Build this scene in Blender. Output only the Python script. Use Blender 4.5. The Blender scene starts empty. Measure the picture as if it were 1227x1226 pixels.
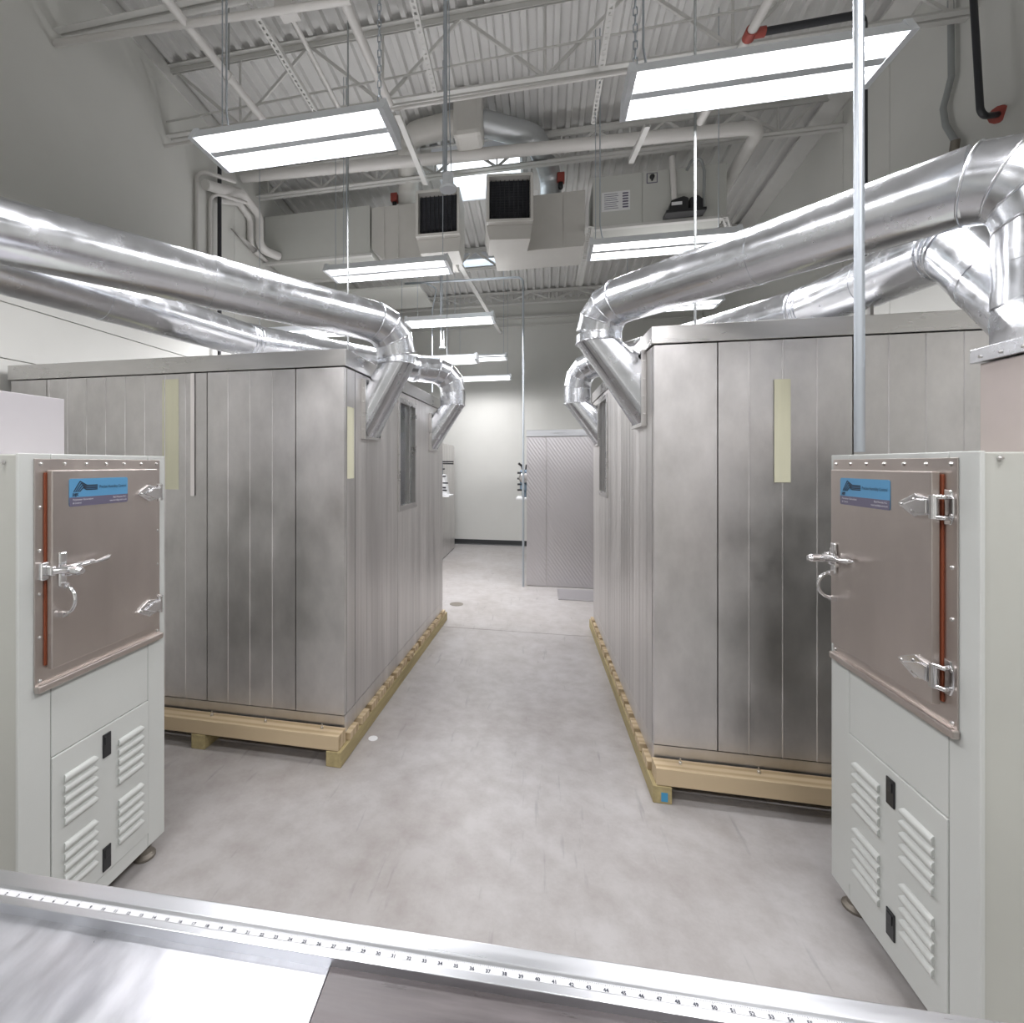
import bpy, bmesh, math, random
from mathutils import Vector, Matrix

random.seed(7)
SC = bpy.context.scene
COL = SC.collection

# ------------------------------------------------------------------ camera
cam = bpy.data.cameras.new('camera')
cam.sensor_width = 36.0
cam.lens = 590.0 / 1227.0 * 36.0
cam.shift_x = (613.5 - 526.86) / 1227.0
cam.shift_y = (556.0 - 613.0) / 1227.0
cam.clip_start = 0.05
camo = bpy.data.objects.new('camera', cam)
COL.objects.link(camo)
camo.location = (0, 0, 1.75)
camo.rotation_euler = (math.radians(90), 0, math.radians(11.789))
SC.camera = camo

# ------------------------------------------------------------------ world and exposure
world = bpy.data.worlds.new('world')
SC.world = world
world.use_nodes = True
world.node_tree.nodes['Background'].inputs[0].default_value = (0.72, 0.85, 1.0, 1)
world.node_tree.nodes['Background'].inputs[1].default_value = 2.5
SC.view_settings.view_transform = 'Standard'
SC.view_settings.look = 'None'
SC.view_settings.exposure = 0.0
SC.view_settings.gamma = 1.0
SC.view_settings.use_curve_mapping = False
SC.cycles.max_bounces = 10
SC.cycles.diffuse_bounces = 6
SC.cycles.glossy_bounces = 6
SC.cycles.caustics_reflective = False
SC.cycles.sample_clamp_indirect = 6.0
LAMP_POWER = 20.0        # watts of each lamp bay
ADDED_UPLIGHT = 5.2            # watts of the upward lamp added over each fixture to lift the ceiling
TUBE_EMIT = 4.0

# ------------------------------------------------------------------ materials
def new_mat(name):
    m = bpy.data.materials.new(name)
    m.use_nodes = True
    return m, m.node_tree.nodes, m.node_tree.links, m.node_tree.nodes['Principled BSDF']

def simple(name, col, rough=0.5, metal=0.0, noise=0.0, scale=(6, 6, 6), bump=0.0, aniso=0.0, rvar=0.0, detail=4.0, spec=None, dist=0.01):
    m, N, L, b = new_mat(name)
    b.inputs['Base Color'].default_value = (*col, 1)
    b.inputs['Roughness'].default_value = rough
    b.inputs['Metallic'].default_value = metal
    if spec is not None:
        b.inputs['Specular IOR Level'].default_value = spec
    if noise or bump or rvar:
        tc = N.new('ShaderNodeTexCoord')
        mp = N.new('ShaderNodeMapping')
        mp.inputs['Scale'].default_value = scale
        nz = N.new('ShaderNodeTexNoise')
        nz.inputs['Scale'].default_value = 1.0
        nz.inputs['Detail'].default_value = detail
        nz.inputs['Roughness'].default_value = 0.6
        L.new(tc.outputs['Object'], mp.inputs['Vector'])
        L.new(mp.outputs['Vector'], nz.inputs['Vector'])
        if noise:
            r = N.new('ShaderNodeMapRange')
            r.inputs['From Min'].default_value = 0.25
            r.inputs['From Max'].default_value = 0.75
            r.inputs['To Min'].default_value = 1.0 - noise
            r.inputs['To Max'].default_value = 1.0 + noise
            mx = N.new('ShaderNodeVectorMath')
            mx.operation = 'SCALE'
            mx.inputs[0].default_value = col
            L.new(nz.outputs['Fac'], r.inputs['Value'])
            L.new(r.outputs['Result'], mx.inputs['Scale'])
            L.new(mx.outputs['Vector'], b.inputs['Base Color'])
        if rvar:
            r2 = N.new('ShaderNodeMapRange')
            r2.inputs['From Min'].default_value = 0.3
            r2.inputs['From Max'].default_value = 0.7
            r2.inputs['To Min'].default_value = max(0.02, rough - rvar)
            r2.inputs['To Max'].default_value = rough + rvar
            L.new(nz.outputs['Fac'], r2.inputs['Value'])
            L.new(r2.outputs['Result'], b.inputs['Roughness'])
        if bump:
            bp = N.new('ShaderNodeBump')
            bp.inputs['Strength'].default_value = bump
            bp.inputs['Distance'].default_value = dist
            L.new(nz.outputs['Fac'], bp.inputs['Height'])
            L.new(bp.outputs['Normal'], b.inputs['Normal'])
    return m

def emit(name, col, strength):
    m, N, L, b = new_mat(name)
    b.inputs['Base Color'].default_value = (*col, 1)
    b.inputs['Emission Color'].default_value = (*col, 1)
    b.inputs['Emission Strength'].default_value = strength
    return m

M = {}
M['wall'] = simple('painted_wall', (0.67, 0.675, 0.645), 0.55, noise=0.03, scale=(1.5, 1.5, 1.5), bump=0.08)
M['deck'] = simple('painted_deck', (0.66, 0.66, 0.65), 0.5, noise=0.05, scale=(3, 1, 3))
M['beam'] = simple('painted_steel', (0.64, 0.64, 0.62), 0.45, noise=0.04)
M['pipe_white'] = simple('painted_pipe', (0.66, 0.65, 0.63), 0.4)
M['black_pipe'] = simple('black_iron', (0.025, 0.027, 0.032), 0.4)
M['red'] = simple('red_oxide', (0.33, 0.065, 0.05), 0.5)
M['conduit'] = simple('zinc_conduit', (0.46, 0.50, 0.54), 0.42, 0.8)
M['grey_conduit'] = simple('grey_conduit', (0.34, 0.36, 0.36), 0.45, 0.3)
M['panel'] = simple('aluminium_panel', (0.64, 0.625, 0.615), 0.42, 1.0, noise=0.20, scale=(7, 7, 0.45), rvar=0.07, detail=6, bump=0.0, dist=0.004)
M['panel_front'] = simple('embossed_aluminium', (0.68, 0.665, 0.66), 0.43, 1.0, noise=0.17, scale=(5, 5, 3), rvar=0.07, bump=0.0, detail=12, dist=0.004)
M['cap'] = simple('bare_trim', (0.60, 0.59, 0.58), 0.3, 1.0, noise=0.08, scale=(2, 2, 8), rvar=0.06)
M['dark_gap'] = simple('joint_dark', (0.03, 0.03, 0.03), 0.9)  # near-black core seen through the panel joints
M['duct'] = simple('galvanised', (0.70, 0.72, 0.755), 0.235, 1.0, noise=0.07, scale=(14, 14, 14), rvar=0.07, detail=6)
M['cab'] = simple('cabinet_paint', (0.60, 0.62, 0.60), 0.42, noise=0.02, scale=(3, 3, 3))
M['cab_shaded'] = simple('cabinet_shaded_paint', (0.52, 0.53, 0.49), 0.45, noise=0.03, scale=(3, 3, 3))  # cabinet paint darkened, shade of the end faces put into the colour
M['hood'] = simple('hood_paint', (0.53, 0.51, 0.535), 0.45, noise=0.04, scale=(2, 2, 2))
M['hood_tan'] = simple('hood_brushed', (0.56, 0.50, 0.48), 0.45, 0.4, noise=0.06, scale=(3, 3, 3))
M['stainless'] = simple('stainless_door', (0.585, 0.535, 0.505), 0.33, 1.0, noise=0.07, scale=(6, 6, 2.5), rvar=0.05)
M['chrome'] = simple('chrome', (0.78, 0.78, 0.79), 0.12, 1.0)
M['satin'] = simple('satin_steel', (0.62, 0.61, 0.60), 0.28, 1.0)
M['orange'] = simple('silicone_gasket', (0.24, 0.06, 0.025), 0.5)
M['black'] = simple('black_plastic', (0.015, 0.016, 0.018), 0.35)
M['grille'] = simple('dark_grille', (0.06, 0.064, 0.072), 0.6, noise=0.3, scale=(9, 9, 9))
M['ahu'] = simple('air_handler_paint', (0.55, 0.56, 0.53), 0.5, noise=0.02)
M['hvac_duct'] = simple('painted_duct', (0.58, 0.57, 0.54), 0.45, noise=0.03)
M['flue'] = simple('dull_galvanised', (0.50, 0.52, 0.53), 0.4, 0.6)
M['white_enamel'] = simple('white_enamel', (0.84, 0.88, 0.93), 0.3)
M['tube'] = emit('lit_tube', (1.0, 1.0, 1.0), TUBE_EMIT)
M['sky_pane'] = emit('skylight_dome', (0.93, 0.98, 1.0), 2.2)
M['added_glow_pane'] = emit('added_glow_glass', (1.0, 0.97, 0.93), 1.6)  # glow of the panes added behind the viewer
M['wood_g'] = simple('treated_timber', (0.40, 0.33, 0.17), 0.7, noise=0.22, scale=(30, 3, 30), bump=0.1)
M['blue'] = simple('blue_print', (0.06, 0.30, 0.52), 0.5)
M['floor'] = None
M['yellow_reflection_paint'] = simple('yellow_reflection_paint', (0.72, 0.71, 0.54), 0.45, 0.0, noise=0.05, scale=(20, 20, 1))  # yellowish reflection put into colour on the metal rooms
M['white_reflection_paint'] = simple('white_reflection_paint', (0.9, 0.86, 0.84), 0.35)  # bright white reflection put into colour
M['label_blue'] = simple('label_blue', (0.10, 0.30, 0.52), 0.35)
M['label_grey'] = simple('label_grey', (0.13, 0.12, 0.18), 0.35)
M['ink'] = simple('dark_ink', (0.012, 0.018, 0.035), 0.5)
M['ink_white'] = simple('white_ink', (0.75, 0.75, 0.78), 0.5)
M['table_al'] = simple('scratched_aluminium', (0.60, 0.61, 0.645), 0.36, 1.0, noise=0.20, scale=(15, 5, 3), rvar=0.09, detail=8)
M['rail'] = simple('anodised_rail', (0.62, 0.635, 0.66), 0.32, 1.0, noise=0.05, scale=(1, 30, 30), rvar=0.05)
M['scale_white'] = simple('scale_white', (0.62, 0.63, 0.65), 0.4)
M['dark_board'] = simple('dark_phenolic', (0.10, 0.088, 0.09), 0.36, noise=0.35, scale=(5, 45, 5), rvar=0.1, detail=6)
M['baseboard'] = simple('black_rubber', (0.03, 0.033, 0.035), 0.5)
M['paper'] = simple('white_paper', (0.74, 0.75, 0.76), 0.7)
M['foot'] = simple('dull_foot', (0.22, 0.20, 0.17), 0.5, 0.5)
M['blue_grey'] = simple('blue_grey_casting', (0.16, 0.22, 0.28), 0.4, 0.3)
M['iron_plate'] = simple('floor_plate', (0.42, 0.41, 0.42), 0.4, 0.8)

def wood(name, c1, c2):
    m, N, L, b = new_mat(name)
    tc = N.new('ShaderNodeTexCoord'); mp = N.new('ShaderNodeMapping')
    mp.inputs['Scale'].default_value = (0.7, 9, 9)
    nz = N.new('ShaderNodeTexNoise'); nz.inputs['Scale'].default_value = 1.6; nz.inputs['Detail'].default_value = 5
    wv = N.new('ShaderNodeTexWave'); wv.wave_type = 'RINGS'; wv.inputs['Scale'].default_value = 0.7
    wv.inputs['Distortion'].default_value = 3.0; wv.inputs['Detail'].default_value = 2
    ad = N.new('ShaderNodeMath'); ad.operation = 'ADD'
    rp = N.new('ShaderNodeValToRGB')
    rp.color_ramp.elements[0].color = (*c1, 1); rp.color_ramp.elements[1].color = (*c2, 1)
    rp.color_ramp.elements[0].position = 0.35; rp.color_ramp.elements[1].position = 1.25 / 1.5
    L.new(tc.outputs['Object'], mp.inputs['Vector'])
    L.new(mp.outputs['Vector'], nz.inputs['Vector']); L.new(mp.outputs['Vector'], wv.inputs['Vector'])
    hf = N.new('ShaderNodeMath'); hf.operation = 'MULTIPLY'; hf.inputs[1].default_value = 0.45
    L.new(wv.outputs['Fac'], hf.inputs[0])
    L.new(nz.outputs['Fac'], ad.inputs[0]); L.new(hf.outputs[0], ad.inputs[1])
    L.new(ad.outputs[0], rp.inputs['Fac']); L.new(rp.outputs['Color'], b.inputs['Base Color'])
    b.inputs['Roughness'].default_value = 0.65
    return m
M['wood'] = wood('pine_timber', (0.36, 0.26, 0.14), (0.58, 0.46, 0.30))

def floor_mat():
    m, N, L, b = new_mat('sealed_concrete')
    tc = N.new('ShaderNodeTexCoord')
    n1 = N.new('ShaderNodeTexNoise'); n1.inputs['Scale'].default_value = 0.9; n1.inputs['Detail'].default_value = 7; n1.inputs['Roughness'].default_value = 0.62
    n2 = N.new('ShaderNodeTexNoise'); n2.inputs['Scale'].default_value = 7; n2.inputs['Detail'].default_value = 8; n2.inputs['Roughness'].default_value = 0.7
    mp = N.new('ShaderNodeMapping'); mp.inputs['Scale'].default_value = (18, 2.2, 1); mp.inputs['Rotation'].default_value = (0, 0, 0.9)
    n3 = N.new('ShaderNodeTexNoise'); n3.inputs['Scale'].default_value = 1.2; n3.inputs['Detail'].default_value = 6
    L.new(tc.outputs['Object'], n1.inputs['Vector']); L.new(tc.outputs['Object'], n2.inputs['Vector'])
    L.new(tc.outputs['Object'], mp.inputs['Vector']); L.new(mp.outputs['Vector'], n3.inputs['Vector'])
    r1 = N.new('ShaderNodeValToRGB')
    r1.color_ramp.elements[0].position = 0.3; r1.color_ramp.elements[0].color = (0.355, 0.335, 0.322, 1)
    r1.color_ramp.elements[1].position = 0.7; r1.color_ramp.elements[1].color = (0.46, 0.45, 0.45, 1)
    L.new(n1.outputs['Fac'], r1.inputs['Fac'])
    r2 = N.new('ShaderNodeValToRGB')
    r2.color_ramp.elements[0].position = 0.30; r2.color_ramp.elements[0].color = (0.78, 0.75, 0.73, 1)
    r2.color_ramp.elements[1].position = 0.62; r2.color_ramp.elements[1].color = (1.04, 1.04, 1.04, 1)
    L.new(n2.outputs['Fac'], r2.inputs['Fac'])
    r3 = N.new('ShaderNodeValToRGB')
    r3.color_ramp.elements[0].position = 0.26; r3.color_ramp.elements[0].color = (0.62, 0.62, 0.64, 1)
    r3.color_ramp.elements[1].position = 0.36; r3.color_ramp.elements[1].color = (1, 1, 1, 1)
    L.new(n3.outputs['Fac'], r3.inputs['Fac'])
    m1 = N.new('ShaderNodeMix'); m1.data_type = 'RGBA'; m1.blend_type = 'MULTIPLY'; m1.inputs['Factor'].default_value = 0.8
    L.new(r1.outputs['Color'], m1.inputs['A']); L.new(r2.outputs['Color'], m1.inputs['B'])
    m2 = N.new('ShaderNodeMix'); m2.data_type = 'RGBA'; m2.blend_type = 'MULTIPLY'; m2.inputs['Factor'].default_value = 0.6
    L.new(m1.outputs['Result'], m2.inputs['A']); L.new(r3.outputs['Color'], m2.inputs['B'])
    L.new(m2.outputs['Result'], b.inputs['Base Color'])
    b.inputs['Roughness'].default_value = 0.40
    bp = N.new('ShaderNodeBump'); bp.inputs['Strength'].default_value = 0.08; bp.inputs['Distance'].default_value = 0.004
    L.new(n2.outputs['Fac'], bp.inputs['Height']); L.new(bp.outputs['Normal'], b.inputs['Normal'])
    return m
M['floor'] = floor_mat()

def plate_mat():
    # diamond tread sheet: diagonal raised bars
    m, N, L, b = new_mat('diamond_sheet')
    b.inputs['Base Color'].default_value = (0.60, 0.585, 0.60, 1); b.inputs['Metallic'].default_value = 1.0; b.inputs['Roughness'].default_value = 0.38
    tc = N.new('ShaderNodeTexCoord'); mp = N.new('ShaderNodeMapping')
    mp.inputs['Rotation'].default_value = (0, math.radians(35), 0)
    wv = N.new('ShaderNodeTexWave'); wv.inputs['Scale'].default_value = 8.0; wv.inputs['Distortion'].default_value = 0.4
    bp = N.new('ShaderNodeBump'); bp.inputs['Strength'].default_value = 0.18; bp.inputs['Distance'].default_value = 0.01
    L.new(tc.outputs['Object'], mp.inputs['Vector']); L.new(mp.outputs['Vector'], wv.inputs['Vector'])
    L.new(wv.outputs['Fac'], bp.inputs['Height']); L.new(bp.outputs['Normal'], b.inputs['Normal'])
    return m
M['diamond'] = plate_mat()

def glass_mat():
    m, N, L, b = new_mat('window_glass')
    b.inputs['Base Color'].default_value = (0.80, 0.86, 0.90, 1); b.inputs['Roughness'].default_value = 0.03
    b.inputs['Transmission Weight'].default_value = 1.0; b.inputs['IOR'].default_value = 1.45
    return m
M['glass'] = glass_mat()

# ------------------------------------------------------------------ mesh helpers
INV = {}
class MB:
    def __init__(self, fn=None):
        self.v = []; self.f = []; self.sm = []; self.sharp = []; self.fn = fn
    def add(self, vs, fs, smooth=False):
        o = len(self.v)
        self.v += [tuple(p) for p in vs]
        self.f += [tuple(i + o for i in f) for f in fs]
        self.sm += [smooth] * len(fs)
        return o
    def box(self, x0, x1, y0, y1, z0, z1):
        vs = [(x, y, z) for z in (z0, z1) for y in (y0, y1) for x in (x0, x1)]
        self.add(vs, [(0, 2, 3, 1), (4, 5, 7, 6), (0, 1, 5, 4), (2, 6, 7, 3), (0, 4, 6, 2), (1, 3, 7, 5)])
        return self
    def prism(self, poly, axis, a0, a1):
        def P(p, a):
            return {'x': (a, p[0], p[1]), 'y': (p[0], a, p[1]), 'z': (p[0], p[1], a)}[axis]
        n = len(poly)
        vs = [P(p, a0) for p in poly] + [P(p, a1) for p in poly]
        fs = [tuple(range(n))[::-1], tuple(range(n, 2 * n))] + [(i, (i + 1) % n, n + (i + 1) % n, n + i) for i in range(n)]
        self.add(vs, fs)
        return self
    def bar(self, p0, p1, w, h, up=(0, 0, 1)):
        a = Vector(p0); b = Vector(p1); d = (b - a).normalized(); u = Vector(up)
        if abs(d.dot(u)) > 0.97: u = Vector((0, 1, 0))
        s = d.cross(u).normalized(); t = s.cross(d).normalized()
        c = [s * w / 2 + t * h / 2, -s * w / 2 + t * h / 2, -s * w / 2 - t * h / 2, s * w / 2 - t * h / 2]
        self.add([a + k for k in c] + [b + k for k in c], [(0, 1, 2, 3), (7, 6, 5, 4)] + [(i, 4 + i, 4 + (i + 1) % 4, (i + 1) % 4) for i in range(4)])
        return self
    def loft(self, rings, caps=(True, True), smooth=True, closed=False, sharp=False):
        n = len(rings[0]); vs = [p for r in rings for p in r]; fs = []
        m = len(rings)
        for k in range(m if closed else m - 1):
            k2 = (k + 1) % m
            for i in range(n):
                fs.append((k * n + i, k * n + (i + 1) % n, k2 * n + (i + 1) % n, k2 * n + i))
        o = self.add(vs, fs, smooth)
        if not closed:
            if caps[0]: self.add(rings[0], [tuple(range(n))[::-1]])
            if caps[1]: self.add(rings[-1], [tuple(range(n))])
        if sharp:
            for k in range(m):
                for i in range(n):
                    self.sharp.append((o + k * n + i, o + k * n + (i + 1) % n))
        return self
    def tube(self, pts, r, seg=12, caps=(True, True), sharp=False, radii=None):
        P = [Vector(p) for p in pts]
        rings = []
        d0 = (P[1] - P[0]).normalized()
        u = Vector((0, 0, 1)) if abs(d0.z) < 0.9 else Vector((1, 0, 0))
        s = d0.cross(u).normalized()
        for i, p in enumerate(P):
            din = (P[i] - P[i - 1]).normalized() if i else (P[1] - P[0]).normalized()
            dout = (P[i + 1] - P[i]).normalized() if i < len(P) - 1 else din
            t = (din + dout).normalized()
            if i:
                # carry the frame along
                s = (s - din * s.dot(din)).normalized()
            b = din.cross(s).normalized()
            ring = []
            rr = radii[i] if radii else r
            for k in range(seg):
                a = 2 * math.pi * k / seg
                q = s * math.cos(a) * rr + b * math.sin(a) * rr
                # slide along din onto the mitre plane
                den = din.dot(t)
                q = q - din * (q.dot(t) / den)
                ring.append(p + q)
            rings.append(ring)
            # frame for the next span
            if i < len(P) - 1 and i:
                rot = din.rotation_difference(dout)
                s = rot @ s
        self.loft(rings, caps, True, sharp=sharp)
        return self
    def lathe(self, prof, c, axis=(0, 0, 1), seg=16, smooth=True):
        ax = Vector(axis).normalized(); u = Vector((1, 0, 0)) if abs(ax.x) < 0.9 else Vector((0, 1, 0))
        s = ax.cross(u).normalized(); t = ax.cross(s); c = Vector(c)
        rings = [[c + ax * h + (s * math.cos(2 * math.pi * k / seg) + t * math.sin(2 * math.pi * k / seg)) * max(r, 1e-4) for k in range(seg)] for r, h in prof]
        self.loft(rings, (True, True), smooth, sharp=True)
        return self
    def ring(self, c, axis, R, r, seg=24, ms=6):
        ax = Vector(axis).normalized(); u = Vector((1, 0, 0)) if abs(ax.x) < 0.9 else Vector((0, 1, 0))
        s = ax.cross(u).normalized(); t = ax.cross(s); c = Vector(c)
        rings = []
        for k in range(seg):
            a = 2 * math.pi * k / seg; e = s * math.cos(a) + t * math.sin(a)
            rings.append([c + e * (R + r * math.cos(2 * math.pi * j / ms)) + ax * r * math.sin(2 * math.pi * j / ms) for j in range(ms)])
        self.loft(rings, closed=True)
        return self
    def build(self, name, mat, parent=None, local=False, label=None, cat=None, group=None, kind=None, bevel=0.0):
        vs = [Vector(p) for p in self.v]
        if self.fn: vs = [Vector(self.fn(p)) for p in vs]
        loc = Vector((0, 0, 0))
        if parent is not None:
            if not local:
                inv = INV[parent.name]; vs = [inv @ p for p in vs]
        elif not local:
            lo = [min(p[i] for p in vs) for i in range(3)]; hi = [max(p[i] for p in vs) for i in range(3)]
            loc = Vector(((lo[0] + hi[0]) / 2, (lo[1] + hi[1]) / 2, lo[2])); vs = [p - loc for p in vs]
        me = bpy.data.meshes.new(name)
        bm = bmesh.new()
        bv = [bm.verts.new(p) for p in vs]
        bm.verts.ensure_lookup_table()
        for f, s in zip(self.f, self.sm):
            try:
                fa = bm.faces.new([bv[i] for i in f]); fa.smooth = s
            except ValueError:
                pass
        for a, b in self.sharp:
            e = bm.edges.get((bv[a], bv[b]))
            if e: e.smooth = False
        bmesh.ops.recalc_face_normals(bm, faces=bm.faces)
        bm.to_mesh(me); bm.free()
        if mat is not None: me.materials.append(M[mat] if isinstance(mat, str) else mat)
        o = bpy.data.objects.new(name, me); COL.objects.link(o)
        o.location = loc
        if parent is not None:
            o.parent = parent; INV[o.name] = INV[parent.name]
        else:
            INV[o.name] = Matrix.Translation(-loc)
        if bevel:
            b = o.modifiers.new('bevel', 'BEVEL'); b.width = bevel; b.segments = 2; b.limit_method = 'ANGLE'
        return tag(o, label, cat, group, kind)

def tag(o, label=None, cat=None, group=None, kind=None):
    if label: o['label'] = label
    if cat: o['category'] = cat
    if group: o['group'] = group
    if kind: o['kind'] = kind
    return o

def thing(name, loc, label, cat, group=None, rz=0.0):
    o = bpy.data.objects.new(name, None); COL.objects.link(o)
    o.empty_display_size = 0.1
    o.location = loc; o.rotation_euler = (0, 0, rz)
    INV[o.name] = (Matrix.Translation(Vector(loc)) @ Matrix.Rotation(rz, 4, 'Z')).inverted()
    return tag(o, label, cat, group)

def place_copy(src, name, parent, off=(0, 0, 0)):
    o = src.copy(); COL.objects.link(o); o.parent = parent; o.location = Vector(src.location) + Vector(off); o.name = name
    INV[o.name] = INV[parent.name]
    return o

def arc(p0, corner, p1, r, n=5):
    """points of a rounded corner between two straight runs"""
    c = Vector(corner); a = (Vector(p0) - c).normalized(); b = (Vector(p1) - c).normalized()
    ang = a.angle(b); d = r / math.tan(ang / 2)
    s = c + a * d; e = c + b * d; bis = (a + b).normalized(); o = c + bis * (r / math.sin(ang / 2))
    out = []
    vs = s - o; ve = e - o; tot = vs.angle(ve); axis = vs.cross(ve).normalized()
    for k in range(n + 1):
        out.append(o + Matrix.Rotation(tot * k / n, 3, axis) @ vs)
    return out

def path(pts, r, n=5):
    """polyline with rounded corners"""
    P = [Vector(p) for p in pts]; out = [P[0]]
    for i in range(1, len(P) - 1):
        out += arc(P[i - 1], P[i], P[i + 1], r, n)
    return out + [P[-1]]

def text_mesh(txt, size, bold=0.0, align='LEFT'):
    cu = bpy.data.curves.new('lettering', 'FONT'); cu.body = txt; cu.size = size; cu.align_x = align
    cu.offset = bold; cu.resolution_u = 2
    ob = bpy.data.objects.new('lettering', cu); COL.objects.link(ob)
    dg = bpy.context.evaluated_depsgraph_get()
    me = bpy.data.meshes.new_from_object(ob.evaluated_get(dg))
    bpy.data.objects.remove(ob); bpy.data.curves.remove(cu)
    return me

def text_part(name, txt, size, mat, parent, mtx, align='LEFT', width=None, bold=0.0):
    me = text_mesh(txt, size, bold, align)
    if width:
        xs = [v.co.x for v in me.vertices]; w = max(xs) - min(xs)
        me.transform(Matrix.Diagonal((width / w, 1, 1, 1)))
    me.transform(mtx); me.materials.clear(); me.materials.append(M[mat])
    o = bpy.data.objects.new(name, me); COL.objects.link(o)
    if parent is not None: o.parent = parent; INV[o.name] = INV[parent.name]
    return o

# ================================================================== ROOM SHELL
XL, XR, YB, YR = -3.74, 3.12, 10.64, -4.0
def deck_z(y): return 5.8 - 0.09 * (y - 4.4)

mb = MB()
ys = [YR, 5.19, 5.198, YB]
# two slabs with a recessed control joint between them
mb.box(XL - .2, XR + .2, YR - .2, 5.190, -0.2, 0.0)
mb.box(XL - .2, XR + .2, 5.197, YB + .2, -0.2, 0.0)
mb.box(XL - .2, XR + .2, 5.190, 5.197, -0.2, -0.006)
mb.build('floor', 'floor', kind='structure', label='sealed grey concrete floor with one saw-cut joint')

def wall_x(name, x0, x1, facing, grooves_y, grooves_z, label):
    root = thing(name, ((x0 + x1) / 2, 3, 0), label, None); root['kind'] = 'structure'
    xf = x1 if facing > 0 else x0
    back = MB(); ft = 0.02
    if facing > 0: back.box(x0, x1 - ft, YR - .2, YB + .2, 0, 7.0)
    else: back.box(x0 + ft, x1, YR - .2, YB + .2, 0, 7.0)
    back.build('wall_backing', 'wall', root)
    ye = [YR - .2] + grooves_y + [YB + .2]; ze = [0.0] + grooves_z + [7.0]; g = 0.006
    for i in range(len(ye) - 1):
        for j in range(len(ze) - 1):
            m = MB()
            a, b = (x1 - ft - .002, x1) if facing > 0 else (x0, x0 + ft + .002)
            m.box(a, b, ye[i] + g / 2, ye[i + 1] - g / 2, ze[j] + g / 2, ze[j + 1] - g / 2)
            m.build('wall_panel', 'wall', root, bevel=0.003)
    return root
wall_x('wall_left', XL - .2, XL, 1, [5.46], [2.50, 2.90], 'pale grey painted left wall with two level joints')
wall_x('wall_right', XR, XR + .2, -1, [5.269, 5.987], [], 'pale grey painted right wall with upright panel joints')
MB().box(XL - .2, XR + .2, YB, YB + .2, 0, 7).build('wall_back', 'wall', kind='structure', label='pale painted far wall behind the steel rooms')

mb = MB()
mb.box(XL - .2, XR + .2, YR - .2, YR, 0, 7).build('wall_rear', 'wall', kind='structure', label='wall behind the viewer')
mb = MB(); mb.box(XL, XR, YB - .012, YB, 0, 0.11); mb.prism([(YB - .03, 0), (YB - .012, 0), (YB - .012, .02)], 'x', XL, XR)
mb.build('baseboard_back', 'baseboard', kind='structure', label='black rubber base along the far wall')

# corrugated roof deck, flutes running away from the viewer, with two skylight openings
holes = [(-1.32, -0.28, 5.98, 7.05), (-1.40, -0.75, 8.62, 8.98)]
mb = MB()
prof = []
x = XL - .1
PITCH = 0.152
while x < XR + .1:
    prof += [(x, 0.0), (x + .044, 0.0), (x + .060, .042), (x + .136, .042)]
    x += PITCH
ysegs = [YR - .1, 1.0, 5.98, 7.05, 8.62, 8.98, YB + .1]
for j in range(len(ysegs) - 1):
    y0, y1 = ysegs[j], ysegs[j + 1]
    for i in range(len(prof) - 1):
        xm = (prof[i][0] + prof[i + 1][0]) / 2; ym = (y0 + y1) / 2
        if any(h[0] < xm < h[1] and h[2] < ym < h[3] for h in holes): continue
        a, b = prof[i], prof[i + 1]
        mb.add([(a[0], y0, deck_z(y0) + a[1]), (b[0], y0, deck_z(y0) + b[1]), (b[0], y1, deck_z(y1) + b[1]), (a[0], y1, deck_z(y1) + a[1])], [(0, 1, 2, 3)])
deck = mb.build('ceiling', 'deck', kind='structure', label='painted corrugated steel roof deck')
so = deck.modifiers.new('sheet', 'SOLIDIFY'); so.thickness = 0.002; so.offset = 1
for n, h in enumerate(holes):
    za = deck_z((h[2] + h[3]) / 2)
    r = thing('window_%d' % (n + 1), ((h[0] + h[1]) / 2, h[2], za), 'bright roof light set in the deck above the blowers' if n == 0 else 'small bright roof light further back in the deck', None)
    r['kind'] = 'structure'
    m = MB()
    m.box(h[0] - .03, h[0], h[2] - .03, h[3] + .03, za - .05, za + .35); m.box(h[1], h[1] + .03, h[2] - .03, h[3] + .03, za - .05, za + .35)
    m.box(h[0], h[1], h[2] - .03, h[2], za - .05, za + .35); m.box(h[0], h[1], h[3], h[3] + .03, za - .05, za + .35)
    m.build('curb', 'white_enamel', r)
    MB().box(h[0], h[1], h[2], h[3], za + .28, za + .30).build('pane', 'sky_pane', r)

# rear wall: unseen glowing panes, added for the panels to mirror
for n, (xa, xb, za, zb) in enumerate([(-2.6, -2.25, 0.3, 3.2), (1.9, 2.3, 0.3, 3.2)]):
    r = thing('window_%d' % (n + 3), ((xa + xb) / 2, YR, za), 'tall glowing pane added behind the viewer for reflections', None); r['kind'] = 'structure'  # window_3 onwards are added glowing panes, not real windows
    m = MB()
    m.box(xa - .05, xa, YR, YR + .03, za - .05, zb + .05); m.box(xb, xb + .05, YR, YR + .03, za - .05, zb + .05)
    m.box(xa, xb, YR, YR + .03, zb, zb + .05); m.box(xa, xb, YR, YR + .03, za - .05, za)
    m.build('window_frame', 'white_enamel', r)  # frame added around the glowing pane
    MB().box(xa, xb, YR, YR + .012, za, zb).build('pane', 'added_glow_pane', r)

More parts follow.
